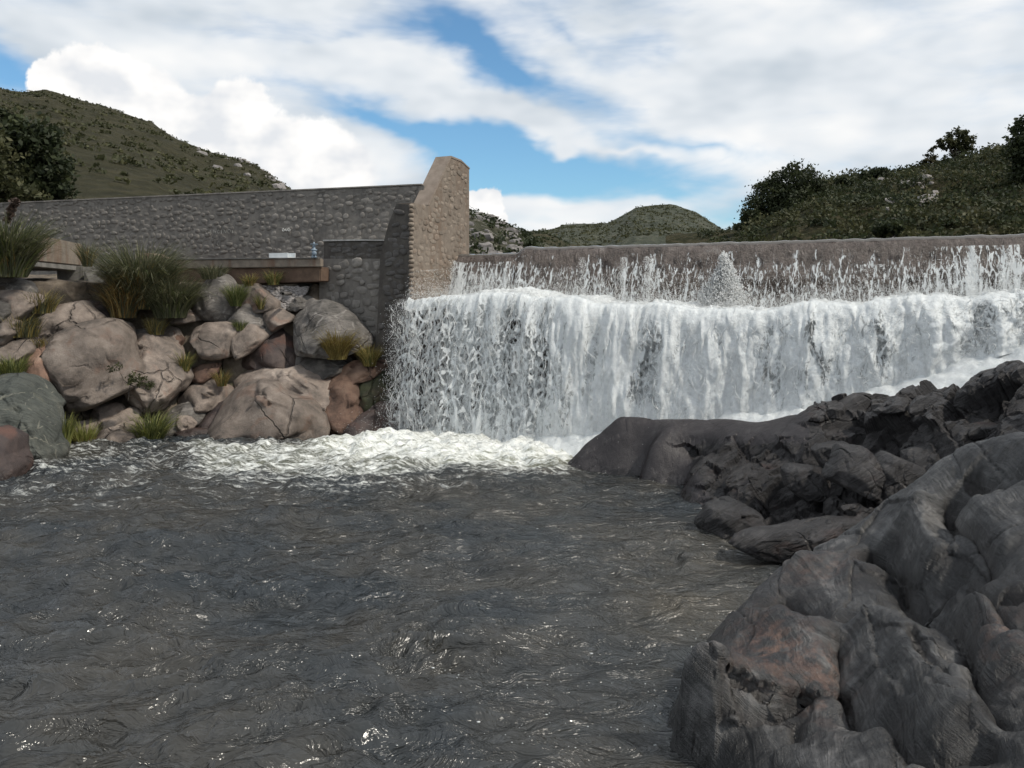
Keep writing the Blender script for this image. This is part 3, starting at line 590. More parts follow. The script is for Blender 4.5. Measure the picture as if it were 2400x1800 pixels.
# ---- boiling foam where the curtain lands
def build_foot():
    a = np.linspace(-0.6, 15.5, 460); b = np.linspace(3.0, 5.6, 80); A, Bb = np.meshgrid(a, b, indexing='ij'); Af, Bf = A.ravel(), Bb.ravel()
    s = sstep(np.interp(Af, [1.5, 3.5, 7, 10], [5.4, 4.5, 4.9, 5.6]), 3.3, Bf); zf = zfoot(Af); z = zf*s**0.7+0.16*s*fbm(p3(Af*1.4, Bf*1.4, 4), 4, 111)+0.09*fbm(p3(Af*4, Bf*4, 4), 4, 115)*s - 0.5*(1-s)-0.05
    z += 0.15*sstep(3.5, 3.0, Bf)
    o = mesh('landing_foam', D(Af, Bf, z), gfaces(460, 80), M['foam']); tag(o, kind='structure')
    nd = 14000; a = rng.uniform(-0.7, 13.5, nd); b = 3.2+np.abs(rng.normal(0, .6, nd)); z = zfoot(a)*sstep(5.4, 3.4, b)+rng.exponential(0.16, nd)
    V, F = blobs(D(a, b, z), rng.uniform(0.003, 0.009, nd)); tag(mesh('splash_drops', V, F, M['drops']), 'white droplets splashing up where the fall lands', 'spray', kind='stuff')
build_foot()
# ================================================================== masonry and concrete
def inpoly(x, y, poly_):
    c = False; n = len(poly_); j = n-1
    for i in range(n):
        xi, yi = poly_[i]; xj, yj = poly_[j]
        if (yi > y) != (yj > y) and x < (xj-xi)*(y-yi)/(yj-yi)+xi: c = not c
        j = i
    return c

def stone_meshes(key, mat, k=8):
    out = []
    for s in range(k):
        V, F = ICO[2]; V = V.copy(); r = np.random.default_rng(s*31+5)
        V = np.sign(V)*np.abs(V)**0.72; V /= np.abs(V).max(0)
        V *= 1+0.24*perlin(V*1.3+s*7.1, s)[:,None]; V[:,0] += 0.18*perlin(V*0.8+s*3.3, s+3)
        me = bpy.data.meshes.new(key); me.from_pydata([tuple(v) for v in V], [], [tuple(f) for f in F]); me.update()
        me.polygons.foreach_set('use_smooth', [True]*len(me.polygons)); me.materials.append(mat); out.append(me)
    return out
def lay_stones(root, org, ud, vd, region, su, sv, mat, limit=300, proud=0.035, keep=0.94, near=None):
    """irregular courses of stones on the face org + u*ud + v*vd; the outward normal is ud x vd"""
    ud, vd = Vector(ud).normalized(), Vector(vd).normalized(); nd = ud.cross(vd).normalized(); vd = nd.cross(ud)
    us = [p[0] for p in region]; vss = [p[1] for p in region]; spots = []; v = min(vss)+sv*0.5; row = 0
    while v < max(vss):
        h = sv*random.uniform(0.75, 1.25); u = min(us)+random.uniform(0, su)
        while u < max(us):
            w = su*random.uniform(0.55, 1.5)
            uu, vv = u+w/2, v+random.uniform(-.4, .4)*sv
            if inpoly(uu, vv, region) and inpoly(uu-w*.3, vv, region) and inpoly(uu+w*.3, vv-h*.2, region) and random.random() < keep:
                spots.append((uu, vv, w*random.uniform(.36,.47), h*random.uniform(.36,.5), random.uniform(-.25,.25)))
            u += w
        v += h*0.98; row += 1
    spots.sort(key=near or (lambda s: -s[2]*s[3]))
    ms = stone_meshes('stone', mat); rest = []
    base = root.location
    for i, (u, v, a, b, t) in enumerate(spots):
        c = Vector(org)+ud*u+vd*v+nd*random.uniform(-0.018, 0.006)
        rot = Matrix((ud, vd, nd)).transposed() @ Matrix.Rotation(t, 3, 'Z')
        S3 = Matrix.Diagonal((a, b, proud*random.uniform(.7, 1.3)))
        if i < limit:
            o = bpy.data.objects.new('stone', ms[i % len(ms)]); COL.objects.link(o); o.parent = root
            o.matrix_local = Matrix.LocRotScale(c-base, rot.to_quaternion(), Vector((S3[0][0], S3[1][1], S3[2][2])))
        else:
            V = np.array([v_.co[:] for v_ in ms[i % len(ms)].vertices]); Mx = np.array(rot @ S3); rest.append((V @ Mx.T+np.array(c), ICO[2][1]))
    if rest:
        V, F = merge(rest); o = mesh('small_stones', V, F, mat); o['kind'] = 'stuff'; under(o, root)
def prism(name, outline, depth, mat, root, bev=0.0):
    """outline: 3D points of the front polygon; depth: vector to the back"""
    n = len(outline); V = [Vector(p) for p in outline]+[Vector(p)+Vector(depth) for p in outline]
    F = [tuple(range(n)), tuple(range(2*n-1, n-1, -1))]+[(i, n+i, n+(i+1) % n, (i+1) % n) for i in range(n)]
    o = poly(name, V, F, mat); 
    import bmesh
    bm = bmesh.new(); bm.from_mesh(o.data); bmesh.ops.recalc_face_normals(bm, faces=bm.faces)
    if bev: bmesh.ops.bevel(bm, geom=list(bm.edges), offset=bev, segments=2, affect='EDGES', clamp_overlap=True)
    bm.to_mesh(o.data); bm.free()
    if root is not None: under(o, root)
    return o
# ---- the long wing wall behind the bank
WR = np.array([-2.275, 21.16]); WL = np.array([-14.1, 25.0]); WD = (WR-WL)/np.linalg.norm(WR-WL); WNn = np.array([WD[1], -WD[0]])   # WNn points to the camera
if WNn[1] > 0: WNn = -WNn
def Wp(s, out, z): q = WL+WD*s+WNn*out; return Vector((q[0], q[1], z))
WLEN = float(np.linalg.norm(WR-WL))
wing = empty('wing_wall', Wp(WLEN/2, 0, 3.0)); tag(wing, 'long grey cobblestone wing wall of the weir above the left bank', 'wall')
prism('wall_body', [Wp(-8, 0, 3.0), Wp(WLEN+.1, 0, 3.0), Wp(WLEN+.1, 0, 6.0), Wp(6, 0, 6.01), Wp(-8, 0, 6.0)], Vector((-WNn[0], -WNn[1], 0))*0.7, M['mortar'], wing)
prism('wall_coping', [Wp(-8, .03, 6.012), Wp(WLEN+.05, .03, 6.012), Wp(WLEN+.05, .03, 6.05), Wp(-8, .03, 6.05)], Vector((-WNn[0], -WNn[1], 0))*0.76, M['mortar'], wing, .008)
lay_stones(wing, Wp(0, 0, 0), (WD[0], WD[1], 0), (0,0,1), [(-3,4.0),(WLEN-.5,3.9),(WLEN,5.98),(-3,5.98)], 0.205, 0.135, M['stone'], 300, .020, .97, near=lambda s: -s[0]-8*s[2])
def scrawl(name, strokes, s0, z0, sc, mat, rad):
    parts = []
    for st in strokes:
        pts = np.array([tuple(Wp(s0+x*sc, 0.034, z0+y*sc)) for x, y in st])[None]
        k = np.linspace(0, len(st)-1, len(st)*5); P2 = np.stack([np.interp(k, np.arange(len(st)), pts[0,:,j]) for j in range(3)], 1)[None]
        parts.append(tubes(P2, np.full(P2.shape[:2], rad), 4))
    V, F = merge(parts); under(mesh(name, V, F, mat), wing)
def s_at(px):                                  # where a picture column meets the wall line
    u = (px-1200)/FOC; return float((u*WL[1]-WL[0])/(WD[0]-u*WD[1]))
def arc(cx, cy, r, a0, a1, k=9): return [(cx+r*math.cos(R(a)), cy+r*1.15*math.sin(R(a))) for a in np.linspace(a0, a1, k)]
G_ = [arc(0, 0, .5, 60, 340)+[(.5, .05), (.1, .0)]]; U_ = [[(1.15,.55),(1.05,-.2),(1.3,-.55),(1.7,-.35),(1.85,.55)]]; G2 = [[(x+2.75, y) for x, y in G_[0]]]
scrawl('graffiti', G_+U_+G2, s_at(666), 5.02-.02, 0.062, M['graffiti'], 0.011)
scrawl('graffiti', [arc(0,0,.5,80,270),[(1,.4),(1.2,-.5)],[(2,.5),(2.1,-.5),(2.4,.3),(2.8,-.5)],arc(3.6,0,.4,60,330),[(4.4,.5),(4.5,-.5)],[(5.2,-.5),(5.3,.5),(5.9,-.5),(6,.5)],arc(6.9,0,.45,0,300),[(7.8,.4),(8.1,-.5)]], s_at(488), 5.0, 0.10, M['faint_paint'], 0.008)
scrawl('graffiti', [arc(0,0,.5,60,280)], s_at(515), 4.68, 0.11, M['faint_paint'], 0.010)
# ---- the training wall at the end of the spillway
pier = empty('spillway_pier', Dp(-.4, 1.0, 0)); tag(pier, 'tall sunlit tan stone pier with sloped plaster top beside the spillway', 'pier')
prof = [(2.29,0.2),(2.29,5.45),(1.55,5.45),(.44,6.80),(-.1,6.78),(-.56,6.64),(-.56,0.2)]
prism('pier_body', [Dp(-.18, b, z) for b, z in prof], Vector((*(DE*-0.43), 0)), M['warm_mortar'], pier)
cop = [(1.56,5.455),(.435,6.82),(-.1,6.80),(-.58,6.655),(-.58,6.61),(-.1,6.745),(.42,6.765),(1.50,5.455)]
prism('pier_coping', [Dp(-.165, b, z+.012) for b, z in cop], Vector((*(DE*-0.46), 0)), M['plaster'], pier, .006)
lay_stones(pier, Dp(-.18, 2.29, 0), (-DN[0], -DN[1], 0), (0,0,1), [(0.0,3.0),(2.84,3.0),(2.84,6.55),(2.4,6.66),(1.86,6.70),(.80,5.40),(.0,5.42)], 0.21, 0.13, M['warm_stone'], 300, .018, .85)
for i in range(22):                             # ragged quoins on the near edge
    z = 3.1+i*0.108; me = stone_meshes('quoin', M['warm_stone'], 1)[0] if i == 0 else me
    o = bpy.data.objects.new('stone', me); COL.objects.link(o); o.parent = pier
    o.matrix_local = Matrix.LocRotScale(Vector(Dp(-.185, 2.30+random.uniform(-.01,.02), z))-pier.location, None, Vector((random.uniform(.04,.07), random.uniform(.06,.12), .055)))
# ---- damp buttress with its shade in the colour, and lower wall in front of the wing wall
but = empty('stone_buttress', Dp(-.7, 2.2, 0)); tag(but, 'damp stone buttress coloured dark for shade, left of the sunlit pier, stained brown by seepage', 'buttress')
bo = [(-.20,-.4),(-.20,5.40),(-.594,5.45),(-.80,5.0),(-.90,4.72),(-1.05,4.2),(-1.22,1.0),(-1.25,-.4)]
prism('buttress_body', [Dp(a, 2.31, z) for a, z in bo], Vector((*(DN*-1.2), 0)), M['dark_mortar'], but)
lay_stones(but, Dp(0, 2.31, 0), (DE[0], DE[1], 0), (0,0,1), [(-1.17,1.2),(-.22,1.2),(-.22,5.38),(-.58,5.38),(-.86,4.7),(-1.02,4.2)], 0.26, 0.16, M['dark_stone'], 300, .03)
low = empty('lower_masonry_wall', Dp(-2, 2.1, 0)); tag(low, 'low grey stone wall with pale lime-streaked ledge between channel and buttress', 'wall')
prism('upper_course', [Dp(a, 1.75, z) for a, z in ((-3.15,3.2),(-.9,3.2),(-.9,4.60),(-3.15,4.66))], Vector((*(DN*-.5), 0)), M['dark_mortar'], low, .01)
prism('lime_ledge', [Dp(a, 1.79, z) for a, z in ((-3.14,4.665),(-2.6,4.655),(-1.8,4.64),(-.92,4.605),(-.92,4.63),(-1.8,4.668),(-2.6,4.690),(-3.14,4.70))], Vector((*(DN*-.34), 0)), M['lime'], low)
prism('lower_course', [Dp(a, 2.12, z) for a, z in ((-3.02,1.6),(-.95,0.4),(-.95,4.16),(-3.0,4.20))], Vector((*(DN*-.6), 0)), M['mortar'], low, .01)
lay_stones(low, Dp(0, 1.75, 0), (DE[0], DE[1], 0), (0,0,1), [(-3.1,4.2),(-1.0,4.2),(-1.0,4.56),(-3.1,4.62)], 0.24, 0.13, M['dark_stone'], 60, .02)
lay_stones(low, Dp(0, 2.12, 0), (DE[0], DE[1], 0), (0,0,1), [(-3.0,2.6),(-1.0,1.6),(-1.0,4.12),(-2.98,4.16)], 0.30, 0.20, M['stone'], 200, .035)
# ---- concrete channel on the bank
chan = empty('concrete_channel', Wp(s_at(560), 1.0, 3.6)); tag(chan, 'stained concrete channel slab running along the foot of the wing wall', 'channel')
sL, sR = s_at(392), s_at(745)
prism('channel_wall', [Wp(sL+.62, 1.15, 3.98), Wp(sR+.75, 1.15, 3.98), Wp(sR+.75, 1.15, 4.17), Wp(sL+2.2, 1.15, 4.20), Wp(sL+1.0, 1.15, 4.25), Wp(sL+.62, 1.15, 4.34)], Vector((-WNn[0], -WNn[1], 0))*.16, M['concrete'], chan, .012)
prism('channel_lip', [Wp(sL+.9, 1.19, 4.205), Wp(sR+.7, 1.19, 4.175), Wp(sR+.7, 1.19, 4.20), Wp(sL+.9, 1.19, 4.24)], Vector((-WNn[0], -WNn[1], 0))*.22, M['concrete_grey'], chan, .006)
prism('channel_floor', [Wp(sL+.4, 1.06, 3.50), Wp(sR+.7, 1.06, 3.62), Wp(sR+.7, 1.06, 3.976), Wp(sL+.4, 1.06, 3.976)], Vector((-WNn[0], -WNn[1], 0))*1.0, M['brown_concrete'], chan, .02)
prism('channel_end_block', [Wp(sL, 1.24, 3.75), Wp(sL+.6, 1.24, 3.75), Wp(sL+.6, 1.24, 4.36), Wp(sL+.32, 1.24, 4.40), Wp(sL, 1.24, 4.38)], Vector((-WNn[0], -WNn[1], 0))*.5, M['concrete'], chan, .015)
cul = empty('culvert_bridge', P(140, 700, 20.6)); tag(cul, 'tan concrete beam of a small culvert beside the left pampas clump', 'culvert')
p0, p1 = np.array(P(62, 0, 18.9)[:2]), np.array(P(193, 0, 21.6)[:2]); dd = (p1-p0)/np.linalg.norm(p1-p0); nn = np.array([-dd[1], dd[0]])
q = lambda t, z, o=0: (p0[0]+(p1[0]-p0[0])*t+nn[0]*o, p0[1]+(p1[1]-p0[1])*t+nn[1]*o, z)
prism('beam', [q(0,4.05), q(1,4.03), q(1,4.58), q(.55,4.62), q(0,4.66)], Vector((*(nn*0.35), 0)), M['concrete'], cul, .02)
prism('deck_slab', [q(0,3.93,.02), q(1.0,3.90,.02), q(1.0,4.026,.02), q(0,4.046,.02)], Vector((*(nn*1.6), 0)), M['concrete_grey'], cul, .01)
prism('abutment', [P(140,742,21.3), P(193,750,21.3), P(192,624,21.3), P(130,620,21.3)], Vector((.25,.8,0)), M['concrete_grey'], cul, .02)
prism('apron', [P(196,706,20.9), P(196,632,21.2), P(262,640,21.0), P(272,752,20.3), P(238,735,20.3)], Vector((.1,.9,0)), M['concrete_grey'], cul, .02)
# ---- sluice valve, white trough, drain pipe
tr = empty('white_trough', P(706, 605, 20.85)); tag(tr, 'short white painted trough on the channel beside the blue valve', 'trough')
c = s_at(706); prism('trough_body', [Wp(c-.27, 1.05, 4.205), Wp(c+.27, 1.05, 4.205), Wp(c+.27, 1.05, 4.335), Wp(c-.27, 1.05, 4.335)], Vector((-WNn[0], -WNn[1], 0))*.03, M['white_paint'], tr, .004)
prism('trough_back', [Wp(c-.27, .72, 4.205), Wp(c+.27, .72, 4.205), Wp(c+.27, .72, 4.345), Wp(c-.27, .72, 4.345)], Vector((-WNn[0], -WNn[1], 0))*.03, M['white_paint'], tr, .004)
prism('trough_floor', [Wp(c-.26, 1.015, 4.207), Wp(c+.26, 1.015, 4.207), Wp(c+.26, 1.015, 4.237), Wp(c-.26, 1.015, 4.237)], Vector((-WNn[0], -WNn[1], 0))*.29, M['white_paint'], tr)
va = empty('sluice_valve', P(736, 604, 20.7)); tag(va, 'small blue-grey metal sluice valve at the end of the white trough', 'valve')
def lathe(name, c, prof_, mat, root, k=16, axis='z'):
    pr = np.array(prof_); an = np.linspace(0, 2*np.pi, k, endpoint=False); V = np.stack([pr[:,0][:,None]*np.cos(an), pr[:,0][:,None]*np.sin(an), np.repeat(pr[:,1][:,None], k, 1)], -1)
    if axis == 'y': V = V[..., [0, 2, 1]]
    V = V.reshape(-1, 3)+np.array(c); m_ = len(pr); F = [(i*k+j, i*k+(j+1) % k, (i+1)*k+(j+1) % k, (i+1)*k+j) for i in range(m_-1) for j in range(k)]
    o = mesh(name, V, np.array(F), mat); under(o, root); return o
vx, vy, vz = P(736, 604, 20.62)
lathe('valve_body', (vx, vy, vz), [(0,0),(.07,0),(.07,.03),(.05,.04),(.05,.16),(.075,.17),(.075,.20),(.035,.22),(.035,.30),(0,.30)], M['blue_metal'], va)
lathe('hand_wheel', (vx, vy, vz+.31), [(.055,0),(.085,0),(.095,.012),(.085,.025),(.055,.025),(.05,.012),(.055,0)], M['blue_metal'], va, 20)
lathe('spindle', (vx, vy, vz+.29), [(0,0),(.014,0),(.014,.09),(0,.09)], M['blue_metal'], va, 10)
lathe('flange', (vx+.02, vy-.05, vz+.10), [(0,-.03),(.06,-.03),(.06,0),(0,0)], M['blue_metal'], va, 14, 'y')
dp = empty('drain_pipe', P(664, 690, 19.9)); tag(dp, 'short iron drain pipe end on the gravel under the channel', 'pipe')
x0, y0, z0 = P(663, 688, 19.8); lathe('pipe_barrel', (x0, y0, z0), [(.032,0),(.045,0),(.045,.7),(.032,.7),(.032,0)], M['iron'], dp, 14, 'y')
# ================================================================== the left bank
def base_y(px): return np.interp(px, [-400, 0, 120, 230, 500, 850, 960], [15.2, 16.6, 17.4, 18.3, 19.2, 19.5, 19.6])
SL = 0.5
def bank_y(px, py): return (base_y(px)+SL*EYE)/(1+SL*(np.asarray(py, float)-HZ)/FOC)
def build_bank():
    px = np.linspace(-420, 965, 260); t = np.linspace(0, 1, 130); PX, T = np.meshgrid(px, t, indexing='ij'); pf, tf = PX.ravel(), T.ravel()
    by = base_y(pf)+0.30
    z = np.where(tf < .62, -0.7+tf/.62*4.25, 3.55+(tf-.62)/.38*.35); y = np.where(tf < .62, by+SL*np.maximum(z, -.2), by+SL*3.55+(tf-.62)/.38*5.0)
    x = (pf-1200)/FOC*y
    nz = fbm(p3(x*1.1, y*1.1, z*1.1), 5, 131); f, e = facets(x+z*.4, z*1.4+y*.3, 0.8, 9, .5, .5)
    cave = sstep(612, 640, pf)*sstep(735, 715, pf); lo = cave*sstep(.56, .66, tf)*-0.75
    y2 = y - nz*0.25 - f*0.35*(tf < .62); z2 = z+nz*0.14+lo
    tag(mesh('left_bank', np.stack([(pf-1200)/FOC*y2, y2, z2], 1), gfaces(260, 130), M['bank']), kind='structure')
build_bank()
TF = {'A': (600/2212, 0, 700), 'B': (500/1975, 400, 640), 'C': (400/1659, 0, 800), 'D': (600/2212, 0, 400), 'E': (360/1659, 650, 520)}
def boulder(fr, pts, dy, thick, mat, label, seed, rnd=0.75, tilt=0.45, cuts=12, rough=0.06, sub=5, name='boulder', lean=(0, 0), cat='boulder', group='boulders on the left bank'):
    s, ox, oy = TF[fr]; q = np.array([(ox+p[0]*s, oy+p[1]*s) for p in pts]); c = (q.max(0)+q.min(0))/2
    Y = float(bank_y(c[0], c[1]))+dy-thick*0.35
    d = q-c; ang = np.arctan2(-d[:,1], d[:,0]); rad = np.hypot(d[:,0], d[:,1])
    th = np.linspace(-np.pi, np.pi, 721); R_ = np.zeros(721)
    for i in range(len(q)):                      # outline radius for every direction from the centre
        a, b = d[i], d[(i+1) % len(q)]; e = b-a
        dirx, diry = np.cos(th), -np.sin(th); den = dirx*e[1]-diry*e[0]
        with np.errstate(divide='ignore', invalid='ignore'):
            r = (a[0]*e[1]-a[1]*e[0])/den; w = (a[0]*diry-a[1]*dirx)/den
        ok = (np.abs(den) > 1e-9) & (w >= -1e-6) & (w <= 1+1e-6) & (r > 0); R_ = np.where(ok, np.maximum(R_, r), R_)
    k = np.ones(5)/5; R_ = np.convolve(np.concatenate([R_[-9:-1], R_, R_[1:9]]), k, 'same')[8:-8]
    V, F = ICO[sub]; r = np.random.default_rng(seed)
    n = V/np.linalg.norm(V, axis=1, keepdims=True); t = np.arctan2(n[:,2], n[:,0]); Ro = np.interp(t, th, R_)*Y/FOC
    pl = np.hypot(n[:,0], n[:,2]); pr = pl**(rnd*.60)*(1.08 if len(pts) > 14 else 1.17); dep = np.sign(n[:,1])*np.abs(n[:,1])**0.85
    size = float(np.mean(R_))*Y/FOC
    X = np.cos(t)*Ro*pr; Z = np.sin(t)*Ro*pr; W = dep*thick
    # flat fracture faces cut into the front half
    Pt = np.stack([X, W, Z], 1)
    for i in range(cuts):
        a = r.uniform(-1.3, 1.3); e = r.uniform(-.9, 1.3); nv = np.array([a, -1.0, e]); nv /= np.linalg.norm(nv)
        ext = (Pt@nv).max(); lim = ext*r.uniform(.60, .90); over = Pt@nv-lim; Pt = Pt-np.where(over > 0, over*0.97, 0)[:,None]*nv*np.array([.5, 1, .5])
    hs = max(size, .12); h1, e1 = facets3(Pt*np.array([1, .8, 1.15])+seed, hs*1.05, seed, .38, .34); h2, e2 = facets3(Pt+seed*2, hs*.45, seed+3, .45, .40)
    inner = 1-.75*pl**4; Pt = Pt+n*((h1*.50+h2*.36-.035*hs*np.exp(-e1/(.03*hs)))*inner)[:,None]*np.array([.7, 1.1, .7])
    nz = fbm(Pt/max(size, .12)*0.9+seed*3.1, 5, seed, gain=.55); cr = fbm(Pt/max(size, .12)*1.3+seed*1.7, 4, seed+9, ridged=True)
    fade = 1-pl**6
    Pt[:,1] -= (nz*rough*2.6+cr*rough*0.9)*size*2.2*fade*(n[:,1] < .3)
    Pt += n*(nz*rough*size)[:,None]*0.5
    fine = fbm(Pt*9+seed, 4, seed+21); Pt[:,1] -= fine*0.018*fade; Pt += n*(fine*0.010)[:,None]
    Pt[:,1] += tilt*Pt[:,2]
    cx, cy, cz = P(c[0], c[1], Y)
    zs = cz; o = mesh(name, Pt, F, mat); o.location = (cx, cy, zs)
    tag(o, label, cat, group); return o
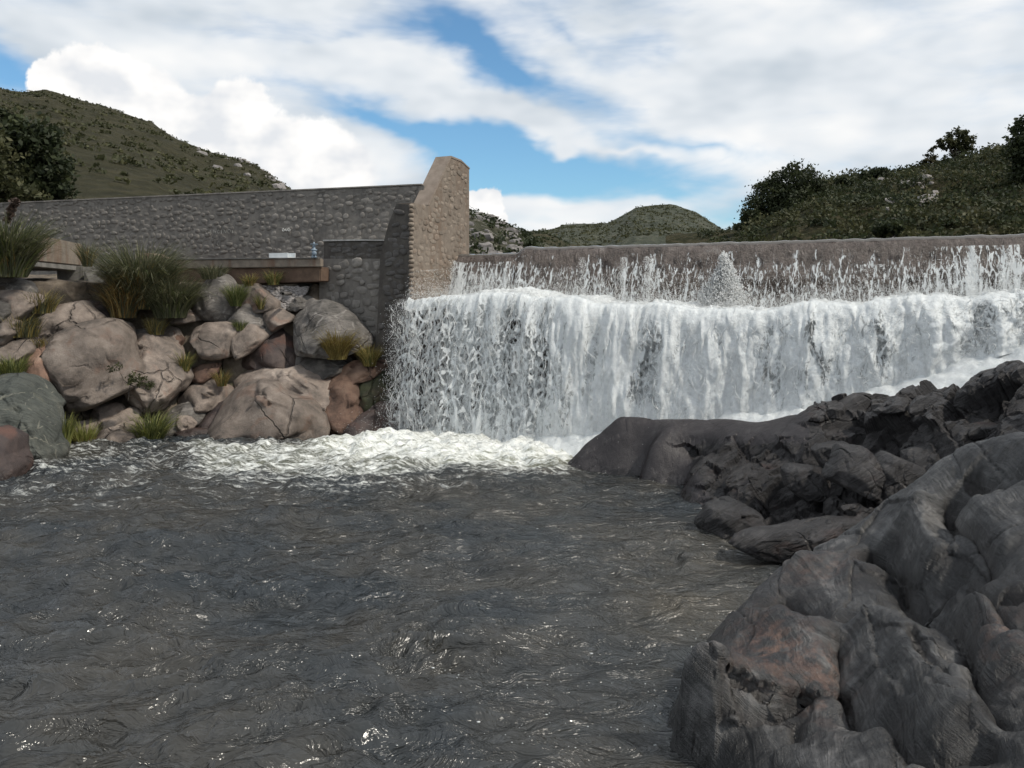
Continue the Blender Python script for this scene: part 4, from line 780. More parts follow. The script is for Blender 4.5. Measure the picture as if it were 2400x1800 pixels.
def build_boulders():
    L = [
    ('A',[(200,340),(300,230),(420,120),(500,70),(640,40),(700,100),(790,170),(720,260),(600,330),(450,400),(280,410)],.25,.7,'tan','tan boulder with a flat tilted top behind the biggest boulder',.8),
    ('A',[(280,420),(450,340),(680,230),(850,190),(930,210),(1000,270),(1040,340),(1070,440),(1100,530),(1170,560),(1195,700),(1140,750),(1000,830),(900,880),(830,920),(690,930),(660,800),(560,690),(450,640),(440,560),(390,430)],-.1,.85,'tan','biggest tan boulder on the bank, cracked across its middle',.62),
    ('A',[(1030,370),(1130,330),(1310,335),(1420,390),(1500,460),(1540,560),(1600,680),(1560,760),(1500,850),(1420,930),(1340,950),(1240,920),(1150,850),(1120,700),(1100,560),(1050,460)],.1,.75,'tan','smooth rounded tan boulder right of the biggest cracked boulder',.7),
    ('A',[(170,570),(250,490),(270,420),(360,425),(420,490),(440,600),(460,700),(420,740),(300,770),(230,750),(180,650)],-.05,.45,'red','rusty orange boulder above the green-grey rock by the water',.7),
    ('A',[(290,800),(420,800),(470,740),(475,790),(430,900),(370,970),(300,940),(260,850)],0,.3,'tan','small blocky tan rock wedged under the rusty orange boulder',.6),
    ('A',[(-60,390),(100,380),(190,355),(250,400),(265,460),(190,540),(170,600),(60,600),(-60,580)],.15,.5,'tan','tan boulder at the left picture edge beside the rusty orange one',.7),
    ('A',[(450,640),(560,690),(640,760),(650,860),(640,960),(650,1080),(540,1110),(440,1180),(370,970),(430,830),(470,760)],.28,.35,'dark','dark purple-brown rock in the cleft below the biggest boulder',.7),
    ('A',[(545,720),(600,720),(640,780),(630,850),(545,910),(535,820)],.02,.2,'tan','thin upright pale rock standing in the dark cleft',.6),
    ('A',[(780,1010),(830,950),(940,920),(1000,930),(1040,970),(980,1040),(860,1085),(800,1060)],.0,.3,'tan','rounded tan rock, topmost of the low rocks by the grass tuft',.7),
    ('A',[(800,1090),(860,1080),(990,1030),(1060,960),(1130,970),(1160,1030),(1110,1080),(960,1130),(840,1160)],-.1,.3,'tan','long tan rock lying across the middle of the low rock pile',.7),
    ('A',[(1150,985),(1200,960),(1235,1000),(1210,1055),(1150,1065)],-.05,.15,'tan','small round pale rock at the right end of the low rock pile',.8),
    ('A',[(640,1080),(800,1060),(815,1150),(800,1250),(650,1240),(610,1130)],0,.3,'tan','squarish tan rock right behind the lime green grass tufts',.55),
    ('A',[(810,1170),(960,1115),(1150,1060),(1230,1100),(1200,1200),(1160,1280),(900,1300),(800,1280)],-.15,.35,'tan','broad brown rock at the waterline left of the leaning grass tuft',.6),
    ('A',[(-80,730),(100,725),(200,780),(250,850),(350,960),(410,1090),(430,1230),(520,1350),(300,1430),(-80,1440)],-.5,.8,'green','large green-grey veined rock at the waterline, left of the lime grass',.7),
    ('A',[(-90,1150),(50,1230),(80,1350),(140,1460),(130,1560),(-90,1640)],-1.9,.6,'dark','dark rock cut by the left picture edge at the waterline',.7),
    ('D',[(-60,760),(10,770),(60,850),(110,930),(60,980),(-60,990)],.1,.35,'grey','grey rock at the left edge just below the tall pampas clump',.7),
    ('D',[(60,970),(140,940),(230,970),(285,1050),(250,1100),(110,1090)],.2,.3,'grey','small rounded grey rock in front of the culvert opening',.8),
    ('D',[(-50,1050),(120,1050),(260,1080),(310,1140),(220,1250),(130,1330),(-50,1270)],.1,.4,'tan','pinkish tan boulder below the small grey rock at left',.75),
    ('D',[(-60,1130),(50,1160),(75,1230),(30,1300),(-60,1300)],-.15,.25,'grey','little grey rock at the left edge above the grassy strip',.8),
    ('D',[(-60,1310),(60,1290),(120,1320),(140,1400),(60,1490),(-60,1480)],-.05,.3,'tan','tan rock at the left edge right of which yellow grass grows',.75),
    ('B',[(250,340),(270,180),(300,80),(400,5),(480,40),(545,110),(595,310),(570,390),(460,420),(350,415)],.1,.5,'grey','tall grey slab right below the big pampas clump',.6),
    ('B',[(190,520),(300,480),(450,470),(540,490),(600,550),(560,620),(545,700),(555,750),(440,775),(350,765),(290,690),(200,620)],-.15,.4,'tan','rounded pale boulder jutting out below the grey slab',.62),
    ('B',[(590,550),(650,500),(720,490),(800,520),(870,590),(830,650),(720,745),(640,785),(590,690)],-.2,.35,'tan','pointed pale wedge of rock hanging over the dark hollow',.55),
    ('B',[(540,460),(690,300),(760,330),(850,390),(900,480),(970,500),(890,585),(860,595),(760,520),(640,500)],.02,.4,'grey','split grey slab above the pointed pale wedge',.6),
    ('B',[(650,230),(660,110),(780,112),(850,150),(900,200),(985,260),(995,330),(880,350),(800,360),(690,310)],.12,.4,'tan','flat topped tan boulder below the channel, grass in its cracks',.65),
    ('B',[(850,400),(920,330),(1000,335),(1115,400),(1100,450),(960,530),(890,490)],.0,.35,'tan','smooth tan slab just left of the grey gravel patch',.65),
    ('B',[(1110,430),(1180,330),(1240,250),(1320,270),(1430,265),(1560,310),(1680,400),(1760,490),(1840,580),(1840,660),(1700,720),(1560,770),(1420,750),(1230,745),(1170,650),(1140,520)],-.05,.75,'grey','biggest grey slab on the bank, behind the golden grass',.62),
    ('B',[(1060,300),(1150,225),(1250,215),(1320,250),(1260,330),(1180,350),(1100,340)],.22,.3,'grey','small grey rock between the gravel and the biggest grey slab',.75),
    ('B',[(840,620),(1000,490),(1090,450),(1160,560),(1180,700),(1140,790),(1170,870),(1060,900),(860,890),(690,850),(720,740)],.3,.4,'dark','dark shadowed rock wall in the hollow below the split slab',.6),  # the hollow's shadow is put into this rock's dark colour
    ('B',[(1140,790),(1260,745),(1420,745),(1560,765),(1700,820),(1600,900),(1440,970),(1280,930),(1180,870)],.15,.4,'grey','grey rock in the shade right under the biggest grey slab',.7),
    ('B',[(520,1010),(640,920),(850,885),(1040,900),(1160,868),(1220,905),(1300,940),(1460,990),(1530,1090),(1490,1220),(1380,1290),(1250,1260),(1000,1200),(750,1140),(580,1080)],.12,.6,'tan','long brown boulder behind the dome-shaped boulder at the water',.6),
    ('B',[(370,1560),(420,1380),(490,1200),(560,1100),(640,1030),(820,1010),(960,1030),(1040,1100),(1160,1150),(1270,1170),(1345,1240),(1410,1330),(1450,1430),(1420,1560),(1100,1600),(800,1610)],-.2,.85,'tan','large dome-shaped brown boulder at the waterline, stained in streaks',.6),
    ('B',[(1430,1010),(1560,985),(1680,1000),(1745,1060),(1770,1180),(1770,1330),(1720,1470),(1500,1480),(1400,1360),(1330,1240),(1400,1130)],.05,.5,'red','dark red-brown stained boulder nearest the foot of the waterfall',.65),
    ('B',[(1720,1010),(1860,940),(1960,840),(2080,900),(2080,1200),(1850,1260),(1750,1180)],.15,.4,'moss','mossy dark rock beside the left edge of the waterfall',.7),
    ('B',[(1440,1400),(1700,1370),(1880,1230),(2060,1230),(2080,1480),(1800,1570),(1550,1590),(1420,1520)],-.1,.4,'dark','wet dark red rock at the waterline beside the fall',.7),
    ('B',[(1540,910),(1700,825),(1850,820),(1990,820),(1970,890),(1850,975),(1700,1010),(1590,990),(1490,970)],.05,.4,'red','rust-coloured rock under the smaller golden grass tuft',.65),
    ('B',[(180,930),(280,855),(430,845),(410,930),(330,1000),(220,1000)],.05,.25,'red','small reddish rock below the rounded pale boulder',.7),
    ('B',[(-40,1260),(130,1225),(230,1225),(290,1290),(240,1400),(100,1500),(-40,1500)],.1,.35,'grey','grey rock low on the bank right of the leaning grass tuft',.7),
    ('B',[(60,1340),(150,1315),(230,1400),(160,1475),(80,1475)],-.15,.18,'tan','little pale rock sitting against the low grey rock',.75),
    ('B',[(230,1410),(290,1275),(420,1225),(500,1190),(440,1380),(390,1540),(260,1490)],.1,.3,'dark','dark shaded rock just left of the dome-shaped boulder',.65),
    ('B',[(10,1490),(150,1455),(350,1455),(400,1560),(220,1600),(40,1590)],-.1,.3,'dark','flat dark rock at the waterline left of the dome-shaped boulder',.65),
    ('B',[(80,1160),(180,1060),(330,1000),(480,1055),(540,1090),(500,1200),(380,1250),(150,1250)],.2,.4,'tan','reddish tan ledge between the rounded boulder and the dome boulder',.65),
    ('A',[(1030,350),(1040,285),(1250,265),(1330,280),(1420,340),(1310,360),(1130,350)],.35,.3,'grey','narrow grey rock peeking over the smooth rounded boulder',.7),
    ('A',[(1390,290),(1440,250),(1510,270),(1570,350),(1540,430),(1450,390)],.2,.22,'tan','small broken tan rock in the grass above the rounded boulder',.6),
    ('D',[(680,1110),(830,1150),(950,1200),(980,1290),(870,1340),(740,1240)],.25,.35,'dark','dark rock at the foot of the culvert apron',.7),
    ('D',[(1000,1390),(1060,1348),(1115,1360),(1105,1405),(1030,1420)],.1,.12,'grey','little pale stone below the dark base of the pampas',.8),
    ('D',[(1870,1260),(1940,1225),(1975,1280),(1920,1315)],-.05,.12,'grey','small whitish stone under the tall grey slab',.8),
    ('B',[(-20,500),(60,555),(115,610),(95,670),(20,650)],.15,.2,'red','small brown rock left of the rounded pale boulder',.7),
    ('D',[(1400,1240),(1600,1195),(1760,1285),(1560,1320)],.2,.25,'tan','half-buried tan rock at the right foot of the pampas clump',.7),
    ]
    for i, (fr, pts, dy, th, mt, lab, rnd) in enumerate(L):
        boulder(fr, pts, dy, th*1.15, M[mt], lab, 100+i, rnd, sub=5 if i in (0,1,2,26,30,31,32,13) else 4)
build_boulders()
# gravel fan under the channel
def build_gravel():
    n = 420; px = rng.uniform(612, 720, n); py = 672+rng.uniform(0, 1, n)*np.interp(px, [612, 650, 700, 720], [30, 64, 30, 10])
    Y = bank_y(px, py)+0.05; pts = np.stack([(px-1200)/FOC*Y, Y, EYE-(py-HZ)/FOC*Y], 1); V0, F0 = ICO[1]; parts = []
    for i in range(n):
        s = rng.uniform(.025, .06); V = V0*(s*np.array([1.3, 1, .75]))*(1+.25*perlin(V0+i, 3)[:,None]); parts.append((V+pts[i], F0))
    V, F = merge(parts); tag(mesh('gravel_patch', V, F, M['gravel']), 'grey river gravel spilling from the dark hollow under the channel', 'gravel', kind='stuff')
build_gravel()
# ================================================================== the dark rocks on the right
def px_of(x, y, z): return 1200+x/y*FOC, HZ+(EYE-z)/y*FOC
def march(f, px, py, y0=2.5, y1=20, k=1200):
    ys = np.linspace(y0, y1, k); x = (px-1200)/FOC*ys; z = EYE-(py-HZ)/FOC*ys; h = f(x, ys); i = np.argmax(h >= z); 
    return (x[i], ys[i]) if h[i] >= z[i] else None
def build_outcrop():
    pts = [(1310,1105,15.8),(1380,1040,15.7),(1450,985,15.6),(1500,984,15.5),(1560,983,15.4),(1630,984,15.2),(1700,983,15.0),(1900,968,14.2),(2000,930,13.7),(2060,915,13.4),(2170,912,12.9),(2240,868,12.5),(2330,852,12.0),(2400,832,11.6),(2520,800,11.0),(2700,780,10.5),
           (1400,1118,15.3),(1500,1128,14.95),(1580,1148,14.3),(1560,1010,14.9),(1520,1060,14.8),(1700,1020,14.2),(1640,1100,13.5),(1630,1200,12.8),(1650,1262,11.4),(1700,1150,12.8),(1800,1030,13.4),(1800,1200,11.7),(1850,1100,12.3),(1880,1180,11.4),(1950,1050,12.3),(2050,1010,12.3),(2060,1120,11.1),(2130,985,12.0),(2200,1000,11.2),(2200,1080,10.6),
           (2300,950,10.9),(2300,1020,10.2),(2400,930,10.4),(2400,1010,9.7),(2050,1200,10.3),(1740,1295,10.75),(1850,1300,10.3),(1950,1250,10.1),(1900,1225,10.8),(2600,900,9.6),(2600,1020,9.0)]
    w = [P(*p) for p in pts]
    for px, py, Y in pts[:14]: x, y, z = P(px, py, Y); w.append((x*(Y+1.0)/Y-.2, Y+1.0, z-1.0)); w.append((x*(Y+2.2)/Y-.4, Y+2.2, -0.9))
    for px, Y in ((1250,15.5),(1350,14.4),(1480,13.9),(1540,13.0),(1570,11.8),(1590,11.0),(1680,10.0),(1800,9.6),(1950,9.3)): w.append(((px-1200)/FOC*Y, Y, -0.75))
    for px, Y in ((2150,9.2),(2300,8.8),(2500,8.2)): w.append(((px-1200)/FOC*Y, Y, 0.25))
    w = np.array(w); f = RBF(w[:,:2], w[:,2], 2e-3)
    xs = np.linspace(-0.2, 9.6, 390); ys = np.linspace(8.6, 17.8, 380); X, Y = np.meshgrid(xs, ys, indexing='ij'); x, y = X.ravel(), Y.ravel(); z = f(x, y)
    px, py = px_of(x, y, z)
    sm = sstep(1560, 1680, px+(1060-py)*.5)*np.maximum(sstep(1012, 1050, py), sstep(1850, 1950, px)); ridge_flat = sstep(1000, 1030, py)   # smooth slab on the left, blocks elsewhere
    c, s = math.cos(R(-28)), math.sin(R(-28)); z1 = z-(.13+.16*sstep(1850, 2100, px))*sm+(.03+.06*sm)*fbm(p3(x*2.0, y*2.0), 4, 151); B0_ = np.stack([x, y, z1], 1); nrm = grid_normals(B0_, 390, 380)
    q3 = np.stack([x*c-y*s, (x*s+y*c)*1.35, z1*1.25], 1)+.10*np.stack([fbm(p3(x*2, y*2, z1*2), 3, 141), fbm(p3(x*2, y*2, z1*2+5), 3, 142), fbm(p3(x*2, y*2, z1*2+9), 3, 144)], 1)
    h1, e1 = facets3(q3, 1.25, 143, .45, .42); h2, e2 = facets3(q3+7, .52, 147, .5, .5); h3, e3 = facets3(q3+3, .17, 149, .55, .5)
    amp = (.03+.97*sm)*sstep(-.3, .15, z1)
    disp = amp*(h1*.62+h2*.62+h3*.30-.05*np.exp(-e1/.02)-.03*np.exp(-e2/.012))+.010*fbm(p3(x*13, y*13, z1*13), 4, 155)*(.4+.6*sm)
    base = B0_+nrm*disp[:,None]; z2 = base[:,2]
    V0, F0 = ICO[3]; parts = []; r = np.random.default_rng(61)
    tries = r.integers(0, len(x), 9000); pick = [i for i in tries if sm[i] > .7 and z2[i] > .05 and z2[i] > z[i]-.3 and 1610 < px[i] < 2520 and (py[i] > 1045 or px[i] > 1880) and y[i] < 15.6-.35*x[i]+1.2]
    for kk, i in enumerate(pick[:34]):
        s_ = .10+.34*r.random()**2.2; npl = 13; nn = r.normal(size=(npl, 3)); nn /= np.linalg.norm(nn, axis=1, keepdims=True); dd_ = r.uniform(.55, 1.0, npl)
        dot = np.maximum(V0@nn.T, 1e-3); rad = np.minimum((dd_[None]/dot).min(1), 1.5); Vb = V0*rad[:,None]*s_*np.array([1.35, .95, .75])
        Vb += V0*(.05*s_*fbm(Vb/s_*2+kk, 3, kk))[:,None]; ca, sa = math.cos(.5+r.normal(0,.35)), math.sin(.5+r.normal(0,.35)); tl = r.normal(.25, .25)
        Vb = Vb@np.array([[ca,-sa,0],[sa,ca,0],[0,0,1]]).T; Vb[:,2] += tl*Vb[:,0]; parts.append((Vb+base[i]-np.array([0, 0, s_*.48]), F0))
    nb_ = len(base); F4 = gfaces(390, 380); rd = r.random(len(F4)) < .5; T3 = np.concatenate([F4[rd][:,[0,1,2]], F4[rd][:,[0,2,3]], F4[~rd][:,[0,1,3]], F4[~rd][:,[1,2,3]]]); VV, FF = merge([(base, T3)]+parts); sm_all = np.concatenate([sm, np.ones(len(VV)-nb_)])
    o = mesh('rock_outcrop', VV, FF, M['outcrop'], smooth=False); tag(o, 'dark jagged bedrock outcrop between pool and waterfall on the right', 'rock')
    o.data.materials.append(M['slab']); idx = (sm_all[FF].mean(1) < .45).astype(np.int32); o.data.polygons.foreach_set('material_index', idx)
    return f
OUT = build_outcrop()
def block(pts, Y, thick, label, seed, tilt=.5, mat='outcrop', cuts=6, rnd=.5):
    TF['P'] = (1.0, 0, 0); q = np.array(pts); c = (q.max(0)+q.min(0))/2
    o = boulder('P', pts, Y-float(bank_y(c[0], c[1]))+thick*.35, thick, M[mat], label, seed, rnd, tilt, cuts, .05, 5, 'rock_block', cat='rock', group='angular blocks on the dark outcrop')
block([(1940,1120),(1965,1090),(1990,1060),(2040,1065),(2062,1090),(2068,1130),(2065,1160),(2040,1165),(1990,1140)], 11.05, .35, 'angular block with a pale top leaning over a black gap', 301, .8)
block([(2064,1170),(2068,1100),(2100,1075),(2160,1100),(2190,1110),(2150,1150),(2110,1180)], 10.9, .35, 'flat-faced slab split off right of the leaning angular block', 302, .8)
block([(1730,1275),(1770,1250),(1860,1243),(1960,1228),(2030,1230),(2010,1260),(1900,1290),(1790,1300)], 10.2, .35, 'long low slab at the waterline in front of the outcrop', 303, .6, rnd=.7)
block([(1640,1230),(1670,1195),(1720,1180),(1770,1205),(1790,1245),(1740,1262),(1670,1262)], 11.35, .4, 'rounded ribbed rock at the water edge left of the low slab', 304, .6, rnd=.7)
block([(1850,1110),(1870,1100),(1930,1105),(1935,1150),(1880,1165),(1850,1140)], 11.7, .3, 'small flat block behind the leaning angular block', 305, .7)
block([(1915,1060),(1930,1050),(1990,1045),(1975,1080),(1930,1095)], 12.0, .3, 'pale flat-topped block high in the middle of the outcrop', 306, .9)
def build_fore():
    sil = [(1612,1675,6.0),(1640,1593,6.3),(1670,1525,6.6),(1704,1463,6.9),(1738,1419,7.1),(1776,1371,7.4),(1820,1333,7.7),(1897,1294,8.05),(1984,1265,8.25),(2032,1236,8.25),(2075,1183,8.15),(2152,1130,8.05),(2225,1072,7.95),(2302,1041,7.75),(2398,1024,7.45),(2550,1000,7.0)]
    ins = [(1590,1770,5.83),(1700,1700,5.55),(1640,1740,5.7),(1750,1560,6.05),(1850,1430,6.7),(1950,1440,6.35),(1900,1600,5.65),(1850,1750,5.15),(2000,1370,6.9),(2050,1500,5.95),(2150,1400,6.35),(2000,1700,5.05),(2150,1600,5.25),(2150,1250,7.2),(2250,1300,6.5),(2250,1150,7.3),(2380,1150,6.6),(2380,1350,5.6),(2300,1480,5.35),
           (2380,1600,4.75),(2250,1750,4.45),(2380,1790,4.15),(2050,1790,4.65),(2500,1900,3.6),(2300,2100,3.35),(1900,2000,4.2),(2700,1500,4.5),(2700,1100,6.4),(1950,1330,7.5),(1850,1360,7.3),(2060,1300,7.4)]
    w = [P(*p) for p in sil+ins]
    for px, py, Y in sil: x, y, z = P(px, py, Y); k = sstep(1700, 1900, px); w.append((x-.30*(1-k)+.10*k, y+.18+.55*k, z-.55-.35*k)); w.append((x-.6*(1-k)+.3*k, y+.4+1.1*k, -0.9))
    for px, Y in ((1588,5.82),(1586,5.4),(1584,5.0),(1590,4.4)): w.append(((px-1200)/FOC*Y, Y, -.6))
    w = np.array(w); f = RBF(w[:,:2], w[:,2], 8e-4)
    xs = np.linspace(0.9, 5.6, 430); ys = np.linspace(3.2, 9.4, 460); X, Y = np.meshgrid(xs, ys, indexing='ij'); x, y = X.ravel(), Y.ravel(); z = f(x, y)
    Gs = 850/1763
    def line(zpts): 
        out = [march(f, 1550+a*Gs, 1000+b*Gs) for a, b in zpts]; return [p for p in out if p is not None]
    wx = x+.05*fbm(p3(x*3, y*3), 3, 161); wy = y+.05*fbm(p3(x*3, y*3, 5), 3, 162)
    cav = np.zeros_like(z); dz = np.zeros_like(z)
    creases = [([(400,880),(600,800),(690,845),(790,905),(1000,918),(1130,922),(1240,835)],.10,.11),([(1245,825),(1200,740),(1160,640),(1030,575)],.13,.17),
               ([(1245,830),(1330,790),(1420,710),(1480,690)],.08,.10),([(1250,835),(1340,850),(1420,920),(1490,1050),(1560,1250),(1600,1350),(1763,1480)],.13,.13),
               ([(850,980),(870,1120),(890,1260),(960,1370),(1110,1430),(1180,1520),(1240,1590),(1400,1575),(1560,1570),(1660,1520)],.12,.13),
               ([(1220,1050),(1250,1150),(1310,1230),(1420,1330)],.05,.05),([(540,1270),(620,1260),(720,1230)],.06,.07),([(250,1290),(420,1300),(640,1330),(700,1480)],.14,.10),
               ([(1400,300),(1450,450),(1560,560),(1640,700)],.10,.10),([(1480,200),(1600,230),(1763,240)],.09,.10),([(1380,310),(1560,300),(1610,340)],.07,.08),([(1650,820),(1763,830)],.03,.05),([(330,1130),(450,1170),(520,1230)],.06,.05),
               ([(1480,690),(1590,800),(1700,960),(1763,1050)],.10,.08)]
    for zp, wd, dp in creases:
        L = line(zp)
        if len(L) < 2: continue
        d, t = seg_dist(wx, wy, L); taper = sstep(0, .08, t)*sstep(1, .9, t)*.8+.2
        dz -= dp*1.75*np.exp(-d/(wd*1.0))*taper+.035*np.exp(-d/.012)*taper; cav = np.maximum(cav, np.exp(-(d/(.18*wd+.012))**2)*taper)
    for zp, wd, dp in [([(880,990),(1050,980),(1160,1080),(1260,1250),(1450,1420),(1600,1540)],.22,.13),([(640,660),(760,700),(900,680),(1050,760)],.2,.08),([(1200,380),(1260,560),(1340,700)],.14,.12),([(1500,760),(1620,980),(1700,1200)],.16,.09),([(470,920),(640,960),(760,1050),(820,1250)],.16,.06),([(1060,1440),(1160,1560),(1300,1640)],.14,.06),([(1500,330),(1580,480),(1680,620)],.14,.08)]:
        L = line(zp)
        if len(L) > 1: d, t = seg_dist(wx, wy, L); dz += dp*1.7*np.exp(-(d/wd)**2)*(sstep(0, .15, t)*sstep(1, .85, t)*.7+.3)
    fl = np.stack([wx*.75+wy*.3, wy*.8-wx*.3, z*1.1+.55*x-.25*y+.10*fbm(p3(x*2, y*2), 3, 171)+dz*1.2], 1)
    lay = fbm(np.stack([fl[:,0]*1.4, fl[:,1]*1.4, fl[:,2]*11], 1), 4, 175, gain=.6)
    lump = fbm(p3(x*3.2, y*3.2), 4, 177); ff1 = facets2(wx, wy, .9, 191, .5, .3, .7, .8, .4); ff2 = facets2(wx+4, wy, .32, 193, .5, .3, .7, .8, .4)
    z2 = z+dz+.030*lump+.006*lay+.006*fbm(np.stack([fl[:,0]*2, fl[:,1]*2, fl[:,2]*26], 1), 3, 187, ridged=True)+(ff1-ff1.mean())*.08+.014*fbm(p3(x*4+9, y*4), 4, 179, ridged=True)+.010*fbm(p3(x*14, y*14), 4, 181)+.05*fbm(p3(x*1.2, y*1.2), 2, 183)
    px, py = px_of(x, y, z2); rust = np.exp(-(((px-1810)/95)**2+((py-1520)/80)**2))+.8*np.exp(-(((px-1930)/60)**2+((py-1600)/90)**2))+.6*np.exp(-(((px-2350)/60)**2+((py-1500)/90)**2))+.5*np.exp(-(((px-1920)/90)**2+((py-1330)/40)**2))
    V1 = np.stack([x+.03*lump, y+.02*lay, z2], 1); n1 = grid_normals(V1, 430, 460); q3 = np.stack([fl[:,0], fl[:,1]*1.2, fl[:,2]*1.5], 1)
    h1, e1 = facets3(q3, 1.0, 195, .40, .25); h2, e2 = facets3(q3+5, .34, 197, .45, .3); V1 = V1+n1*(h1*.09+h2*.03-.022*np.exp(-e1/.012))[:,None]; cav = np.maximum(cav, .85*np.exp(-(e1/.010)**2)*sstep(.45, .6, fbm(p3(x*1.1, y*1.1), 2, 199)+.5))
    fc = gfaces(430, 460); keep = (z2[fc].max(1) > -.7)
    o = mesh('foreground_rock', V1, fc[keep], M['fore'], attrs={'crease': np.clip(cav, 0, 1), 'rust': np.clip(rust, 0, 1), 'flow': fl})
    tag(o, 'large smooth banded grey rock filling the lower right foreground', 'rock')
build_fore()
# bubbles drifting on the pool
def build_bubbles():
    n = 240; px = rng.normal(1250, 330, n*3); py = rng.uniform(1130, 1795, n*3); ok = (px > 250) & (px < 1720-np.maximum(0, py-1350)*.35); px, py = px[ok][:n], py[ok][:n]; n = len(px)
    cl = rng.integers(0, 90, n); cpx = rng.normal(1320, 280, 90); cpy = rng.uniform(1150, 1780, 90); sel = rng.random(n) < .5; px = np.where(sel, cpx[cl]+rng.normal(0, 10, n), px); py = np.where(sel, cpy[cl]+rng.normal(0, 5, n), py); lim = 1700-np.maximum(0, py-1330)*.36; px = np.minimum(px, lim-8)
    Y = EYE*FOC/(py-HZ); pts = np.stack([(px-1200)/FOC*Y, Y, np.full(n, .0)], 1); bvh = None
    ob = bpy.data.objects['pool_water']; co = np.empty(len(ob.data.vertices)*3, np.float32); ob.data.vertices.foreach_get('co', co); co = co.reshape(520, 470, 3)
    ix = np.clip(((pts[:,0]+17)/29*519).round().astype(int), 0, 519); iy = np.clip((((np.clip((pts[:,1]-3)/18.5, 0, 1))**(1/1.25))*469).round().astype(int), 0, 469); pts[:,2] = co[ix, iy, 2]+.002
    V, F = blobs(pts, rng.uniform(.002, .006, n)*(1+1.2*(rng.random(n) < .08)), 1, (1.5, 1.1, .35)); tag(mesh('foam_bubbles', V, F, M['foam']), 'scattered white bubbles drifting on the dark pool', 'bubbles', kind='stuff')
build_bubbles()
# ================================================================== hills
def hill(name, prof, y0, y1, z0, mat, nu=320, nv=90, amp=1.0, seed=0, back=1.35, pw=0.9, ul=None, rough=.006):
    prof = np.array(prof, float); px = np.linspace(prof[0,0], prof[-1,0], nu); ridge = EYE+(HZ-np.interp(px, prof[:,0], prof[:,1]))/FOC*y1
    t = np.concatenate([np.linspace(0, 1, nv), 1+np.linspace(.05, back-1, 14)]); PX, T = np.meshgrid(px, t, indexing='ij'); Y = y0+(y1-y0)*T
    up = np.clip(T, 0, 1)**pw; Z = z0+(ridge[:,None]-z0)*up; Z = np.where(T > 1, ridge[:,None]-(T-1)*(y1-y0)*.6, Z)
    X = (PX-1200)/FOC*Y; s = amp*(y1/200); q = p3(X.ravel()/s/18, Y.ravel()/s/30, seed)
    nz = fbm(q, 5, seed)*y1*rough*2.2*np.sin(np.clip(T.ravel(), 0, 1)*np.pi*.92)+fbm(q*6, 4, seed+5)*y1*rough*.28*np.clip(T.ravel()*4, 0, 1)
    Zf = Z.ravel()+nz
    o = mesh(name, np.stack([X.ravel(), Y.ravel(), Zf], 1), gfaces(nu, len(t)), mat); tag(o, kind='structure')
    return px, t, X, Y, Zf.reshape(X.shape)
LH = hill('left_hill', [(-500,150),(-200,190),(0,207),(57,215),(108,210),(177,232),(253,254),(358,292),(411,329),(494,363),(551,375),(601,390),(620,405),(680,449),(760,500),(900,560)], 32, 230, 3.5, M['hill'], amp=1.0, seed=201)
RH2 = hill('rocky_hill', [(900,470),(1000,480),(1060,488),(1096,496),(1142,509),(1190,528),(1212,540),(1260,565),(1330,600)], 60, 170, 2.0, M['rocky'], nu=200, seed=211, rough=.012)
MH = hill('middle_hill', [(1080,590),(1150,575),(1200,545),(1230,541),(1280,545),(1330,572),(1450,590),(1560,600)], 120, 320, 2.0, M['hill'], nu=160, seed=221, rough=.006)
FM = hill('far_mountain', [(950,560),(1200,548),(1294,537),(1325,525),(1422,523),(1465,500),(1489,485),(1530,479),(1569,477),(1587,481),(1630,497),(1660,515),(1703,542),(1800,580),(1950,600)], 350, 900, 2.0, M['mount'], nu=300, seed=231, rough=.005)
RH = hill('right_slope', [(1560,552),(1640,545),(1740,535),(1820,500),(1880,462),(1930,428),(2000,418),(2060,412),(2110,402),(2160,392),(2230,372),(2290,362),(2350,350),(2400,335),(2500,300),(2800,240)], 30, 62, 3.6, M['right_hill'], nu=280, seed=241, rough=.010, pw=.75)
def sample(H, px, t):
    pxs, ts, X, Y, Z = H; i = np.clip(np.searchsorted(pxs, px), 0, len(pxs)-1); j = np.clip(np.searchsorted(ts, t), 0, len(ts)-1)
    return np.stack([X[i, j], Y[i, j], Z[i, j]], -1)
# ================================================================== plants
def leaves(centers, size, rng_, n_shade=None, up=0.3):
    n = len(centers); a = rng_.normal(size=(n, 3)); a[:,2] += up; a /= np.linalg.norm(a, axis=1, keepdims=True); r = rng_.normal(size=(n, 3)); u = np.cross(a, r); u /= np.linalg.norm(u, axis=1, keepdims=True)+1e-9; v = np.cross(a, u)
    s = (size*rng_.uniform(.6, 1.4, n))[:,None]; V = np.stack([centers-u*s, centers+v*s*.55, centers+u*s, centers-v*s*.55], 1).reshape(-1, 3)
    F = np.arange(n*4).reshape(n, 4); return V, F
def crown_points(blobs_, n, rng_, clump=.22, shell=.55, nc=None):
    """leaf clumps on and in a set of ellipsoids (centre, radii)"""
    vol = np.array([b[1][0]*b[1][1]*b[1][2] for b in blobs_])**.67; k = rng_.choice(len(blobs_), nc or max(12, n//55), p=vol/vol.sum())
    d = rng_.normal(size=(len(k), 3)); d /= np.linalg.norm(d, axis=1, keepdims=True); r = shell+(1-shell)*rng_.random(len(k))**.6
    C = np.array([blobs_[i][0] for i in k])+d*r[:,None]*np.array([blobs_[i][1] for i in k]); cs = np.array([np.mean(blobs_[i][1]) for i in k])*clump
    j = rng_.integers(0, len(k), n); return C[j]+rng_.normal(size=(n, 3))*cs[j][:,None]*np.array([1,1,.7]), j
